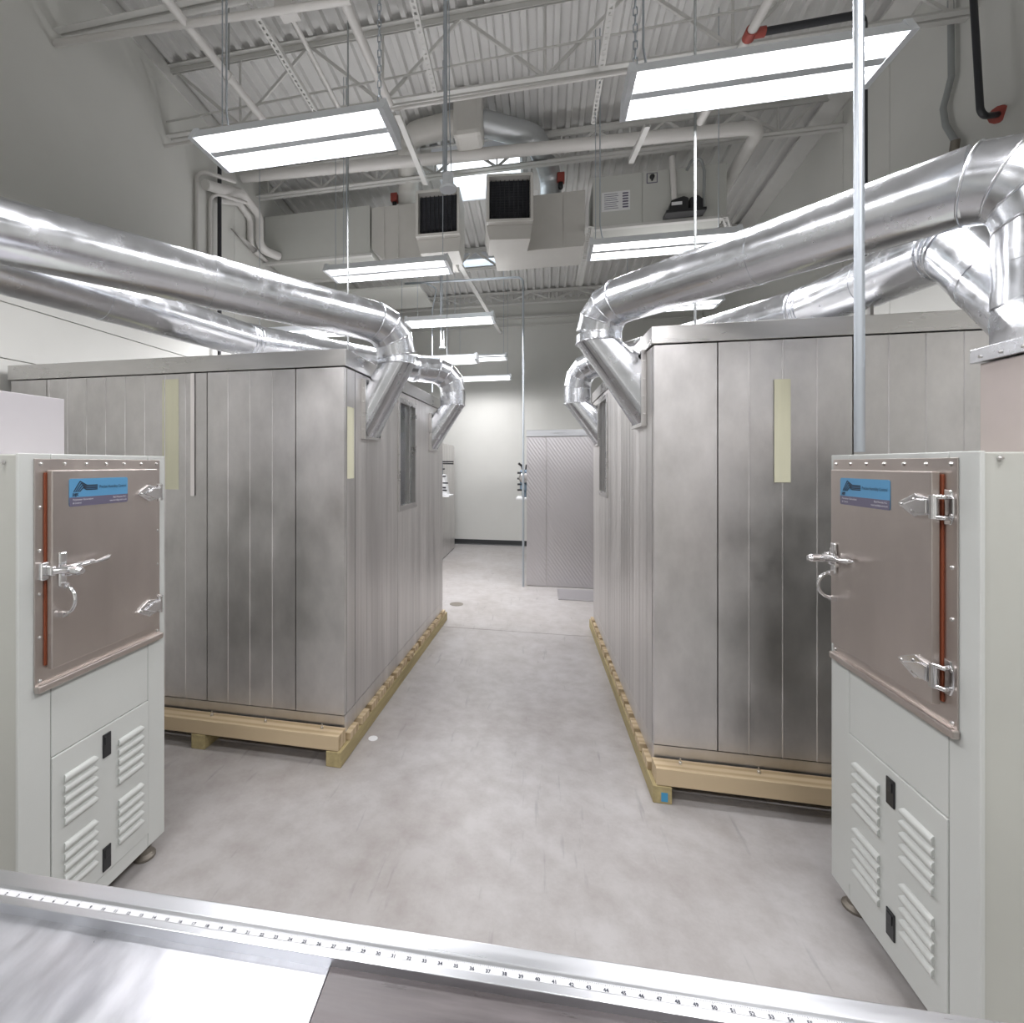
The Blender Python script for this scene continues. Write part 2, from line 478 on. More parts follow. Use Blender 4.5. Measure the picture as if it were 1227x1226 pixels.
# sloping ledger angles under the deck on both side walls
for nm, xw, s, lb in (('trim_1', XL, 1, 'ledger angle under the deck on the left wall'), ('trim_2', XR, -1, 'pale ledger angle running under the deck on the right wall')):
    m = MB()
    y0, y1 = YR, YB
    w = 0.02 if s > 0 else .16
    m.add([(xw, y0, deck_z(y0) - .002), (xw + s * w, y0, deck_z(y0) - .002), (xw + s * w, y0, deck_z(y0) - .025), (xw + s * .02, y0, deck_z(y0) - .14), (xw, y0, deck_z(y0) - .14),
           (xw, y1, deck_z(y1) - .002), (xw + s * w, y1, deck_z(y1) - .002), (xw + s * w, y1, deck_z(y1) - .025), (xw + s * .02, y1, deck_z(y1) - .14), (xw, y1, deck_z(y1) - .14)],
          [(0, 1, 2, 3, 4), (9, 8, 7, 6, 5)] + [(i, 5 + i, 5 + (i + 1) % 5, (i + 1) % 5) for i in range(5)])
    m.build(nm, 'beam', kind='structure', label=lb)

# ================================================================== WALK-IN ROOMS
def chamber(side):
    left = side == 'left'
    s = -1 if left else 1
    xc, yc, k = (-1.161, 2.774, 0.0315) if left else (0.586, 2.836, -0.024)
    ztop, zcap, zb = (2.44, 2.338, 0.135) if left else (2.49, 2.395, 0.135)
    W, D = 2.50, 2.56
    fn = lambda p: (xc + s * p[0] + k * p[1], yc + p[1], p[2])
    lab = ('left walk-in room of ribbed grey metal panels, two painted yellow reflections, on timber skids' if left else
           'right walk-in room of ribbed grey metal panels behind the right test cabinet')
    root = thing('walk_in_chamber', fn((W / 2, D / 2, zb)), lab, 'chamber')
    B = lambda: MB(fn)
    t = 0.03
    B().box(t, W - t, t, D - t, zb, zcap).build('core', 'dark_gap', root)
    # front panels between the dark joints
    z0, z1 = zb + .105, zcap - .006
    def strip(a0, a1, za, zc, axis, ribs, mat, name='panel'):
        m = B(); g = .003
        seq = [(a0 + g, t), (a0 + g, 0)]
        for r in ribs:
            if a0 + .02 < r < a1 - .02:
                k_ = .004 if axis == 'a' else .0012
                seq += [(r - .005, 0), (r - .0025, -k_), (r + .0025, -k_), (r + .005, 0)]
        seq += [(a1 - g, 0), (a1 - g, t)]
        if axis == 'a': m.prism(seq, 'z', za, zc)
        else: m.prism([(q[1], q[0]) for q in seq], 'z', za, zc)
        return m.build(name, mat, root)
    ribs = [.48 + .1535 * i for i in range(13)] if left else [.468 + .156 * i for i in range(13)]
    seams = [0.0, .32, .935, 2.19, W] if left else [0.0, .317, .936, 2.19, W]
    for i in range(len(seams) - 1):
        rb = [r for r in ribs if i in (1, 2)]
        strip(seams[i], seams[i + 1], z0, z1, 'a', rb, 'panel_front')
    # aisle-side panels
    wb0, wb1, wz0, wz1 = (1.04, 1.46, 1.41, 2.245) if left else (1.62, 2.02, 1.50, 2.315)
    sr = [.155 + .098 * i for i in range(26)]
    strip(t, .155, z0, z1, 'b', [], 'panel')
    strip(.155, wb0 - .04, z0, z1, 'b', [r for r in sr if r > .2], 'panel')
    strip(wb0 - .04, wb1 + .04, z0, wz0 - .04, 'b', sr, 'panel')
    strip(wb0 - .04, wb1 + .04, wz1 + .04, z1, 'b', [], 'panel')
    strip(wb1 + .04, D, z0, z1, 'b', sr, 'panel')
    # outer side and back
    m = B(); m.box(W - t, W, t, D - t, z0, z1); m.build('panel', 'panel', root)
    m = B(); m.box(t, W - t, D - t, D, z0, z1); m.build('panel', 'panel', root)
    # skirt channel and top cap
    m = B(); m.box(.002, W, .002, t + .01, zb, z0 - .006); m.build('skirt', 'panel_front', root)
    m = B(); m.box(.002, t + .01, t + .012, D, zb, z0 - .006); m.build('skirt', 'panel', root)
    m = B(); m.box(-.012, W + .012, -.012, D + .012, zcap, ztop); m.build('roof_cap', 'cap', root, bevel=.003)
    # window in the aisle side
    m = B(); f = .04
    for b0, b1, c0, c1 in ((wb0 - f, wb0, wz0 - f, wz1 + f), (wb1, wb1 + f, wz0 - f, wz1 + f), (wb0, wb1, wz1, wz1 + f), (wb0, wb1, wz0 - f, wz0)):
        m.box(-.012, t, b0, b1, c0, c1)
    wf = m.build('window_frame', 'cap', root, bevel=.002)
    m = B(); m.box(.018, .022, wb0, wb1, wz0, wz1); m.build('pane', 'glass', wf)
    m = B(); bm_ = (wb0 + wb1) / 2 + .06; m.box(-.002, .026, bm_, bm_ + .012, wz0, wz1); m.build('mullion', 'satin', wf)
    # reflections painted as thin pale strips on the metal
    if left:
        m = B(); m.box(1.143, 1.265, -.0012, -.0006, 1.585, 2.30); m.build('yellow_reflection', 'yellow_reflection_paint', root)['label'] = 'pale yellow upright reflection painted on the front panels'
        m = B(); m.box(1.022, 1.050, -.0075, -.006, 1.545, 2.332); m.build('white_reflection', 'white_reflection_paint', root)['label'] = 'narrow white upright reflection painted as a strip'
        m = B(); m.box(-.0012, -.0006, .035, .135, 1.66, 2.10); m.build('yellow_reflection', 'yellow_reflection_paint', root)['label'] = 'pale yellow upright reflection painted on the aisle corner panel'
    else:
        m = B(); m.box(.58, .655, -.0075, -.006, 1.655, 2.185); m.build('yellow_reflection', 'yellow_reflection_paint', root)['label'] = 'pale yellow upright reflection painted on the front panels'
    # anchor bolts along the skirt
    for i in range(7):
        a = .12 + i * .37
        m = B(); m.lathe([(.0, 0), (.008, .0), (.008, .012), (.004, .014), (.004, .03)], (a, -.052, .176), seg=8); m.build('bolt', 'satin', root)
    return root, fn

def pallet(side, fn):
    left = side == 'left'
    lab = 'left timber skid base under the left walk-in room' if left else 'right timber skid base under the right walk-in room, blue tag on its end'
    root = thing('timber_pallet', fn((1.25, 1.2, 0)), lab, 'pallet')
    for a0 in ((-.03, .86, 1.7, 2.42) if left else (-.03, .86, 1.7, 2.42)):
        m = MB(fn); m.box(a0, a0 + .092, -.12, 2.66, 0.0, .088); m.build('skid', 'wood_g', root, bevel=.003)
    m = MB(fn); m.box(-.012, 2.5, -.115, -.012, .090, .176); m.build('front_beam', 'wood', root, bevel=.003)
    for i in range(15):
        m = MB(fn); b0 = .012 + i * .175 + random.uniform(-.008, .008)
        m.box(-.03 + random.uniform(-.004, .012), 2.5, b0, b0 + .128, .090, .134); m.build('slat', 'wood', root, bevel=.002)
    if not left:
        m = MB(fn); m.box(.01, .042, -.1216, -.1204, .012, .058); m.build('tag_paper', 'blue', root)['label'] = 'small blue paper tag'
    return root

cl, fl = chamber('left'); cr, fr = chamber('right')
pallet('left', fl); pallet('right', fr)

# ================================================================== TEST CABINETS
def cabinet(side):
    left = side == 'left'
    if left: W, loc, rz = .637, (-1.68, 1.296, 0), math.radians(90)
    else: W, loc, rz = .695, (1.15, 2.285, 0), math.radians(-90)
    lab = ('left white test cabinet with steel door and louvred panel, far hinges' if left else 'right white test cabinet with steel door and louvred panel, near hinges')
    root = thing('test_cabinet', loc, lab, 'test cabinet', rz=rz)
    D = .95; zt = 1.785; zb = .082; o_ = .022 if left else -.022
    sq = lambda p: (p[0], p[1] * (.034 / .072) if p[1] > -.072 else p[1] + .038, p[2])
    def put(m, name, mat, parent=root, **k):
        if name in ('gasket', 'door', 'maker_label', 'label_band', 'emblem', 'rivet', 'pull_ring') or name.startswith(('hinge', 'latch')): m.fn = sq
        return m.build(name, mat, parent, local=True, **k)
    put(MB().box(.004, W - .004, .006, D, zb, zt - .003), 'cabinet_body', 'cab_shaded', bevel=.004)
    # front skin pieces with thin seams; they wrap to the side as corner strips
    g = .0015
    xs0, xs1 = .172 * W, .85 * W
    zd0, zd1, zf0, zf1 = .143, .722, .985, 1.768
    put(MB().box(0, xs0 - g, 0, .012, zb, zt), 'corner_strip', 'cab', bevel=.002)
    put(MB().box(xs1 + g, W, 0, .012, zb, zt), 'corner_strip', 'cab', bevel=.002)
    put(MB().box(xs0 + g, xs1 - g, 0, .012, zb, zd0 - g), 'lower_rail', 'cab', bevel=.002)
    put(MB().box(xs0 + g, xs1 - g, 0, .012, zd1 + g, zf0 + .03), 'upper_panel', 'cab', bevel=.002)
    put(MB().box(xs0 + g, xs1 - g, 0, .012, zf0 + .03, zt), 'upper_skin', 'cab', bevel=.003)
    # stainless surround with lip and screws
    fx0, fx1 = (.055 + o_) * W, (.925 + o_) * W
    put(MB().box(fx0, fx1, -.005, 0, zf0, zf1), 'door_surround', 'stainless', bevel=.0015)
    put(MB().box(fx0, fx1 + .006, -.022, 0, zf0 - .012, zf0 + .014), 'drip_lip', 'stainless', bevel=.005)
    sc = MB().lathe([(.007, 0), (.006, .004), (.002, .006)], (0, 0, 0), (0, -1, 0), 8)
    s0 = put(sc, 'screw', 'satin'); first = True
    spots = [(fx0 + .02 + i * (fx1 - fx0 - .04) / 6, zf1 - .018) for i in range(7)]
    spots += [(x, zf1 - .018 - (j + 1) * .148) for x in (fx0 + .017, fx1 - .017) for j in range(5)]
    for x, z in spots:
        if first: s0.location = (x, -.005, z); first = False
        else:
            o = place_copy(s0, 'screw', root); o.location = (x, -.005, z)
    # door
    dx0, dx1, dz0, dz1 = (.112 + o_) * W, (.852 + o_) * W, 1.045, 1.728
    put(MB().box(dx0 - .006, dx1 + .006, -.022, -.008, dz0 + .012, dz1 - .008), 'gasket', 'orange', bevel=.002)
    door = put(MB().box(dx0, dx1, -.072, -.023, dz0, dz1), 'door', 'stainless', bevel=.003)
    # sticker with printing
    lx0, lx1, lz0, lz1 = (.208 + o_) * W, (.603 + o_) * W, 1.597, 1.697
    def rounded(x0, x1, z0, z1, r, n=4):
        out = []
        for cx, cz, a0 in ((x1 - r, z1 - r, 0), (x0 + r, z1 - r, 90), (x0 + r, z0 + r, 180), (x1 - r, z0 + r, 270)):
            for i in range(n + 1):
                a = math.radians(a0 + 90 * i / n); out.append((cx + r * math.cos(a), cz + r * math.sin(a)))
        return out
    lb = put(MB().prism(rounded(lx0, lx1, lz0, lz1, .008), 'y', -.0735, -.072), 'maker_label', 'label_blue'); lb['label'] = 'blue sticker with a maker name and slanted stripe emblem'
    lw, lh = lx1 - lx0, lz1 - lz0
    put(MB().prism([p for p in rounded(lx0, lx1, lz0, lz0 + .03, .008) if True], 'y', -.0740, -.0734), 'label_band', 'label_grey', lb)
    put(MB().box(lx0, lx1, -.07405, -.0733, lz0 + .014, lz0 + .033), 'label_band', 'label_grey', lb)
    TM = lambda x, z: Matrix.Translation((x, -.0368, z)) @ Matrix.Rotation(math.radians(90), 4, 'X')
    text_part('lettering', 'Precise Humidity Control', .016, 'ink', lb, TM(lx0 + lw * .48, lz0 + .062), width=lw * .48)
    text_part('lettering', 'pgc', .017, 'ink', lb, TM(lx0 + lw * .045, lz0 + .0395), bold=.0005)
    text_part('lettering', 'Parameter Generation', .0095, 'ink_white', lb, TM(lx0 + lw * .05, lz0 + .021), width=lw * .32)
    text_part('lettering', '& Control', .0095, 'ink_white', lb, TM(lx0 + lw * .05, lz0 + .009), width=lw * .13)
    text_part('lettering', 'Black Mountain, N.C.', .0095, 'ink_white', lb, TM(lx0 + lw * .72, lz0 + .021), width=lw * .24)
    text_part('lettering', 'www.humiditycontrol.com', .0095, 'ink_white', lb, TM(lx0 + lw * .66, lz0 + .009), width=lw * .31)
    em = MB()
    yq = -.0742
    for i in range(4):
        zb_ = lz0 + .0745 - .0052 * i
        pts = [(lx0 + lw * (.065 + .030 * i), lz0 + .052), (lx0 + lw * (.165 + .018 * i), lz1 - .010 - .0075 * i), (lx0 + lw * (.275 - .004 * i), zb_), (lx0 + lw * .45, zb_)]
        for (xa, za), (xb, zc) in zip(pts[:-1], pts[1:]):
            em.bar((xa, yq, za), (xb, yq, zc), .0034, .0006, (0, 1, 0))
    put(em, 'emblem', 'ink', lb)
    # two strap hinges
    for hz in (1.625, 1.135):
        hx = dx1
        m = MB(); xt = (.675 + o_) * W
        m.prism([(xt, hz), (xt + .012, hz + .010), (hx - .052, hz + .036), (hx - .035, hz + .030), (hx, hz + .026), (hx, hz - .026), (hx - .035, hz - .030), (hx - .052, hz - .036), (xt + .012, hz - .010)], 'y', -.082, -.072)
        h = put(m, 'hinge', 'chrome', bevel=.002)
        m = MB(); m.prism([(xt + .03, hz + .0), (hx - .03, hz + .022), (hx + .004, hz + .022), (hx + .004, hz - .022), (hx - .03, hz - .022)], 'y', -.090, -.082)
        put(m, 'hinge_leaf', 'chrome', h, bevel=.003)
        m = MB(); m.lathe([(.011, -.034), (.011, .034)], (hx + .012, -.074, hz), seg=12); put(m, 'hinge_pin', 'chrome', h)
        fxb = fx1 - .03
        m = MB()
        m.prism([(fxb - .014, hz - .052), (fxb + .010, hz - .050), (fxb + .02, hz - .026), (fxb + .02, hz + .026), (fxb + .010, hz + .050), (fxb - .014, hz + .052), (fxb - .010, hz)], 'y', -.018, -.005)
        put(m, 'hinge_bracket', 'chrome', h, bevel=.003)
        for q in (-1, 1):
            m = MB().tube(path([(hx + .012, -.074, hz + q * .030), (hx + .036, -.062, hz + q * .030), (fxb + .004, -.016, hz + q * .030)], .012), .007, 8)
            put(m, 'hinge_arm', 'chrome', h)
        for qx, qz in ((xt + .016, 0), (hx - .058, .018), (hx - .058, -.018)):
            m = MB().lathe([(.005, 0), (.004, .003), (.001, .004)], (qx, -.082, hz + qz), (0, -1, 0), 8); put(m, 'rivet', 'satin', h)
    # latch
    lz = 1.385
    m = MB().box(fx0 + .008, fx0 + .036, -.052, -.005, lz - .032, lz + .030)
    keep = put(m, 'latch_keeper', 'chrome', bevel=.004)
    m = MB().box(fx0 + .020, dx0 + .004, -.088, -.046, lz - .018, lz + .016); put(m, 'latch_roller_housing', 'chrome', keep, bevel=.006)
    bx = dx0 + .032
    m = MB().box(bx - .014, bx + .014, -.084, -.072, lz - .062, lz + .058)
    lt = put(m, 'latch_body', 'chrome', bevel=.005)
    m = MB().tube([(dx0 - .012, -.088, lz), (bx - .012, -.104, lz), (bx + .02, -.110, lz + .004), (bx + .085, -.112, lz + .010), (bx + .095, -.112, lz + .006), (bx + .15, -.108, lz + .012), (bx + .172, -.102, lz + .016)], .010, 10,
                  radii=[.012, .014, .013, .010, .006, .010, .003]); put(m, 'latch_lever', 'chrome', lt)
    m = MB().lathe([(.010, 0), (.013, .02), (.016, .045), (.016, .07), (.010, .082)], (bx - .003, -.084, lz - .004), (0, -1, 0), 12); put(m, 'latch_knob', 'chrome', lt)
    m = MB().tube([(bx + .006, -.094, lz - .022), (bx + .05, -.10, lz - .020), (bx + .062, -.10, lz - .018)], .007, 8); put(m, 'latch_trigger', 'chrome', lt)
    # pull ring standing out from the door
    pts = []
    for i in range(11):
        a = math.radians(100 - 20 * i)
        pts.append((bx, -.088 - .044 * max(math.cos(a), -.2), 1.278 + .048 * math.sin(a)))
    m = MB().tube(pts, .0065, 8); m.box(bx - .010, bx + .010, -.096, -.072, 1.318, 1.336); m.box(bx - .010, bx + .010, -.092, -.072, 1.218, 1.234)
    put(m, 'pull_ring', 'chrome', bevel=0)
    # louvred service door
    ld = put(MB().box(xs0 + g, xs1 - g, -.004, .010, zd0 + g, zd1 - g), 'louvred_door', 'cab', bevel=.0025)
    gx = [(.228 * W, .447 * W), (.588 * W, .795 * W)]
    gz = [(.618, 5), (.374, 5)]
    def louver_mesh(w):
        m = MB(); rings = []
        for i in range(7):
            a = math.radians(90 - 30 * i)          # upper edge to lower edge
            y = -.014 * math.cos(a * .999); z = .0135 * math.sin(a)
            e = .010 * (1 - math.cos(a)) if False else .012 * (1 - abs(math.cos(a)) ** .5)
            rings.append([(0 - e * 0 + (.010 if i in (0, 6) else .010 * abs(math.sin(a))), y, z), (w - (.010 if i in (0, 6) else .010 * abs(math.sin(a))), y, z)])
        vs = [p for r in rings for p in r]
        fs = [(2 * i, 2 * i + 1, 2 * i + 3, 2 * i + 2) for i in range(6)]
        m.add(vs, fs, True)
        m.add(vs, [tuple(2 * i for i in range(7)), tuple(2 * i + 1 for i in range(7))[::-1], (0, 1, 13, 12)])
        return m
    for x0, x1 in gx:
        src = None
        for zc, n in gz:
            for i in range(n):
                z = zc - i * .0385 + .005
                if src is None:
                    src = louver_mesh(x1 - x0).build('louver', 'cab', ld, local=True); src.location = (x0, -.004, z)
                else:
                    o = place_copy(src, 'louver', ld); o.location = (x0, -.004, z)
    for zl in (.648, .205):
        m = MB().box(.487 * W, .545 * W, -.010, -.004, zl - .046, zl + .046); q = put(m, 'slam_latch', 'black', bevel=.004)
        m = MB().box(.497 * W, .535 * W, -.013, -.010, zl + .004, zl + .036); put(m, 'slam_latch_paddle', 'black', q, bevel=.002)
    # feet
    for x in (.052, W - .052):
        for y in (.058, D - .08):
            m = MB().lathe([(.045, 0), (.045, .010), (.03, .022), (.027, .046), (.013, .05), (.013, .088)], (x, y, 0), seg=14); put(m, 'levelling_foot', 'foot')
    # screws and plate on the end that faces the viewer
    if left:
        o = place_copy(s0, 'screw', root); o.location = (0, .06, zt - .03); o.rotation_euler = (0, 0, math.radians(-90))
    else:
        o = place_copy(s0, 'screw', root); o.location = (W, .045, zt - .02); o.rotation_euler = (0, 0, math.radians(90))
        m = MB().box(W - .004, W + .002, .115, .5, .10, .60); p = put(m, 'end_plate', 'cab_shaded', bevel=.0015)
        for z in (.14, .30, .42, .57):
            o = place_copy(s0, 'screw', p); o.location = (W + .002, .132, z); o.rotation_euler = (0, 0, math.radians(90))
    return root
cabl = cabinet('left'); cabr = cabinet('right')

# housings standing on the cabinets
m = MB().box(-2.55, -1.95, .95, 1.69, 1.785, 2.02)
m.build('exhaust_housing', 'hood', label='pale box standing on the left test cabinet behind its door', cat='housing', bevel=.003)
m = MB().box(1.435, 1.90, 1.33, 1.985, 1.785, 2.085)
m.build('exhaust_housing', 'hood_tan', label='tan metal box standing on the right test cabinet under the duct boot', cat='housing', bevel=.003)

# ================================================================== ROUND DUCTS
def circle(c, r, n=28, tilt=None):
    c = Vector(c)
    return [c + Vector((r * math.cos(2 * math.pi * i / n), r * math.sin(2 * math.pi * i / n), 0)) for i in range(n)]

def rect_ring(f, n=28):
    """n points round a rectangle; f(u,v) maps the unit square, u,v in -1..1, starting at +u going +v"""
    out = []
    for i in range(n):
        a = 2 * math.pi * i / n; c, s = math.cos(a), math.sin(a); k = 1 / max(abs(c), abs(s))
        out.append(Vector(f(c * k, s * k)))
    return out

def elbow_pts(p0, corner, p1, r, n=4):
    """gored elbow: straight pieces between p0-side tangent and p1-side tangent"""
    return arc(p0, corner, p1, r, n)

def duct_run(root, pts_list, R, beads=True, n_goers=3):
    """pts_list: list of corner points with elbow radius; makes one duct_pipe part per straight, one elbow part per corner"""
    P = [Vector(p) for p, _ in pts_list]; rr = [q for _, q in pts_list]
    start = P[0]
    for i in range(1, len(P)):
        if i < len(P) - 1:
            a = arc(P[i - 1], P[i], P[i + 1], rr[i], n_goers)
            end = a[0]
        else:
            end = P[i]
        d = (end - start)
        if d.length > .02:
            dn = d.normalized()
            m = MB().tube([start, end], R, 28, (True, True))
            part = m.build('duct_pipe', 'duct', root)
            nseg = max(1, int(d.length / 1.15))
            for kk in range(1, nseg + 1):
                c = start + d * (kk / (nseg + 1))
                MB().tube([c - dn * .03, c + dn * .03], R + .0022, 28).build('slip_joint', 'duct', part)
        if i < len(P) - 1:
            m = MB().tube([a[0]] + a[1:-1] + [a[-1]], R + .001, 28, (True, True), sharp=True)
            e = m.build('duct_elbow', 'duct', root)
            for kk in range(len(a)):
                if kk == 0: t = (a[1] - a[0]).normalized()
                elif kk == len(a) - 1: t = (a[-1] - a[-2]).normalized()
                else: t = ((a[kk + 1] - a[kk]).normalized() + (a[kk] - a[kk - 1]).normalized()).normalized()
                MB().ring(a[kk], t, R + .002, .0045, 32, 6).build('crimp_bead', 'duct', e)
            start = a[-1]
    return root

def wall_boot(root, cx, cy, cz, R, fn, b0, b1, z0, z1, s):
    """scoop between a round collar and a flange on the aisle side of a room"""
    n = 28
    ring0 = [Vector((cx + R * math.cos(2 * math.pi * i / n), cy + R * math.sin(2 * math.pi * i / n), cz)) for i in range(n)]
    # rectangle on the wall plane: collar side nearest the wall -> top edge
    def f(u, v):
        a = -.028
        bb = (b0 + b1) / 2 + v * (b1 - b0) / 2
        zz = (z0 + z1) / 2 + (u * -s * -1) * (z1 - z0) / 2 * (1)
        return fn((a, bb, zz))
    # +x of the collar points to the wall when s>0 -> top edge
    def f2(u, v):
        w = u * s
        return fn((-.028, (b0 + b1) / 2 + v * (b1 - b0) / 2, (z0 + z1) / 2 + w * (z1 - z0) / 2))
    ring1 = rect_ring(f2, n)
    m = MB(); m.loft([ring0, ring1], (False, False), True)
    m.build('boot', 'duct', root)
    m = MB().tube([(cx, cy, cz - .004), (cx, cy, cz + .05)], R + .003, 28); m.build('collar', 'duct', root)
    MB().ring((cx, cy, cz), (0, 0, 1), R + .003, .005, 32, 6).build('crimp_bead', 'duct', root)
    m = MB(fn)
    w = .018
    m.box(-.03, -.001, b0 - w, b0, z0 - w, z1 + w); m.box(-.03, -.001, b1, b1 + w, z0 - w, z1 + w)
    m.box(-.03, -.001, b0, b1, z1, z1 + w); m.box(-.03, -.001, b0, b1, z0 - w, z0)
    fl_ = m.build('wall_flange', 'cap', root, bevel=.001)
    for i in range(4):
        z = z0 + (i + .5) / 4 * (z1 - z0)
        mm = MB(fn); mm.lathe([(.006, 0), (.005, .004), (.001, .005)], (-.015, b0 - w, z), (0, -1, 0), 8); mm.build('flange_screw', 'satin', fl_)

R = .127
# left near
root = thing('exhaust_duct', (-.955, 3.16, 1.93), 'large round silver duct crossing in front, from the left room toward the left edge', 'duct')
wall_boot(root, -.955, 3.16, 2.41, .122, fl, .27, .53, 1.93, 2.285, -1)
duct_run(root, [((-.955, 3.16, 2.455), 0), ((-.955, 3.16, 2.665), .19), ((-2.29, 1.25, 2.665), .19), ((-2.29, 1.25, 2.25), 0)], R)
m = MB(); m.loft([circle((-2.29, 1.25, 2.25), R), rect_ring(lambda u, v: (-2.27 + u * .20, 1.14 + v * .15, 2.04))], (False, False), True); m.build('boot', 'duct', root)
MB().box(-2.49, -2.05, .97, 1.31, 2.021, 2.04).build('base_flange', 'cap', root)
# left far
root = thing('exhaust_duct', (-.88, 4.90, 1.9), 'round silver duct from the far port of the left room, elbowing behind the near one', 'duct')
wall_boot(root, -.885, 4.88, 2.335, .122, fl, 1.98, 2.24, 1.90, 2.235, -1)
duct_run(root, [((-.885, 4.88, 2.38), 0), ((-.885, 4.88, 2.675), .20), ((-1.22, 4.60, 2.675), .16), ((-2.16, 3.36, 2.675), .22), ((-2.60, 1.30, 2.675), 0)], R)
# right near
root = thing('exhaust_duct', (.33, 3.12, 2.0), 'large round silver duct climbing rightwards from the right room to the right cabinet', 'duct')
wall_boot(root, .335, 3.13, 2.485, .130, fr, .17, .42, 1.985, 2.385, 1)
duct_run(root, [((.335, 3.13, 2.53), 0), ((.335, 3.13, 2.70), .155), ((1.555, 1.89, 2.70), .17), ((1.555, 1.89, 2.30), 0)], .130)
m = MB().tube([(1.555, 1.89, 2.255), (1.555, 1.89, 2.31)], .133, 28); m.build('collar', 'duct', root)
m = MB(); m.loft([circle((1.555, 1.89, 2.27), .13), rect_ring(lambda u, v: (1.665 + u * .245, 1.66 + v * .34, 2.135))], (False, False), True); m.build('boot', 'duct', root)
m = MB().box(1.418, 1.915, 1.315, 2.002, 2.088, 2.135); fg = m.build('base_flange', 'duct', root, bevel=.002)
for i in range(9):
    mm = MB().lathe([(.006, 0), (.005, .004), (.001, .005)], (1.418, 1.36 + i * .075, 2.105), (-1, 0, 0), 8); mm.build('flange_screw', 'satin', fg)
# right far
root = thing('exhaust_duct', (.33, 4.95, 1.95), 'round silver duct from the right room far port, dropping behind the right corner duct', 'duct')
wall_boot(root, .335, 5.00, 2.34, .125, fr, 2.03, 2.29, 1.94, 2.30, 1)
duct_run(root, [((.335, 5.00, 2.385), 0), ((.335, 5.00, 2.70), .20), ((.62, 4.75, 2.70), .16), ((1.55, 3.33, 2.68), .22), ((1.69, 2.44, 2.66), .14), ((1.58, 1.95, 2.235), 0)], .127)
# strap that carries it
m = MB().box(1.61, 1.625, 2.86, 2.885, 2.492, 2.56); m.build('support_strap', 'pipe_white', root)

# ================================================================== LIGHT FIXTURES
def strip_light(x0, y0, z, L, W, label, drops, top=None, dim=1.0):
    root = thing('strip_light', (x0 + L / 2, y0 + W / 2, z), label, 'ceiling light', 'hanging strip lights')
    yc = y0 + W / 2; h = W / 2; x1 = x0 + L
    m = MB().prism([(yc - h, z), (yc - h + .05, z + .075), (yc + h - .05, z + .075), (yc + h, z), (yc + h - .006, z), (yc + h - .056, z + .066), (yc + .034, z + .066), (yc + .024, z + .004), (yc - .024, z + .004), (yc - .034, z + .066), (yc - h + .056, z + .066), (yc - h + .006, z)], 'x', x0, x1)
    m.build('reflector', 'white_enamel', root)
    for xa, xb in ((x0 - .004, x0 + .03), (x1 - .03, x1 + .004)):
        m = MB().prism([(yc - h, z - .001), (yc - h + .05, z + .09), (yc + h - .05, z + .09), (yc + h, z - .001)], 'x', xa, xb if xa < x0 else xb)
        m.build('end_cap', 'white_enamel', root, bevel=.002)
    for q in (-1, 1):
        for e in (-.035, .035):
            m = MB().tube([(x0 + .035, yc + q * (h / 2 + .006) + e, z + .03), (x1 - .035, yc + q * (h / 2 + .006) + e, z + .03)], .0135, 10)
            m.build('lamp_tube', 'tube', root)
        la = bpy.data.lights.new('lamp_glow', 'AREA'); la.shape = 'RECTANGLE'; la.size = L - .1; la.size_y = W * .33
        la.energy = LAMP_POWER * dim * L / 1.22; la.color = (1.0, .975, .99)
        lo = bpy.data.objects.new('lamp_glow', la); COL.objects.link(lo); lo.parent = root
        lo.location = (0, q * (h / 2 + .006), .008)
    m = MB().box(x0 + .1, x1 - .1, yc - .03, yc + .03, z + .0751, z + .079)
    m.build('added_uplight_plate', 'white_enamel', root)  # added cover plate below the invented upward lamp
    la = bpy.data.lights.new('added_uplight_glow', 'AREA'); la.shape = 'RECTANGLE'; la.size = L - .25; la.size_y = .05  # invented upward lamp that brightens the roof deck
    la.energy = ADDED_UPLIGHT * dim * L / 1.22; la.color = (1.0, .975, .99)
    lo = bpy.data.objects.new('added_uplight_glow', la); COL.objects.link(lo); lo.parent = root
    lo.location = (0, 0, .082); lo.rotation_euler = (math.pi, 0, 0)
    for (dx, kind) in drops:
        xx = x0 + dx; zt = top or deck_z(yc)
        if kind == 'chain':
            m = MB(); n = int((zt - z - .09) / .045)
            if n > 40: n = 40
            for i in range(n):
                c = Vector((xx, yc, z + .10 + i * .045)); ax = (1, 0, 0) if i % 2 else (0, 1, 0)
                u = Vector((0, 1, 0)) if i % 2 else Vector((1, 0, 0))
                pts = [c + u * .010 + Vector((0, 0, -.018)), c + u * .010 + Vector((0, 0, .018)), c + Vector((0, 0, .028)), c - u * .010 + Vector((0, 0, .018)), c - u * .010 + Vector((0, 0, -.018)), c + Vector((0, 0, -.028)), c + u * .010 + Vector((0, 0, -.018))]
                m.tube(pts, .0035, 5)
            ch = m.build('chain', 'conduit', root)
            ch['kind'] = 'stuff'
            m = MB().tube([(xx - .05, yc, z + .085), (xx, yc, z + .16)], .003, 6); m.tube([(xx + .05, yc, z + .085), (xx, yc, z + .16)], .003, 6); m.build('hook', 'conduit', root)
        elif kind == 'cord':
            m = MB().tube([(xx + .04, yc, z + .085), (xx + .015, yc, z + .16), (xx, yc, z + .26), (xx, yc, zt)], .006, 6); m.build('cord', 'conduit', root)
        else:
            m = MB().tube([(xx, yc, z + .085), (xx, yc, zt)], .004, 6); m.build('hanger_wire', 'conduit', root)
    return root
LW = .37
strip_light(-2.08, 2.58, 3.705, 1.22, LW, 'bright strip light nearest on the left, hung by cord and chain', [(.10, 'wire'), (.13, 'cord'), (1.14, 'chain')])
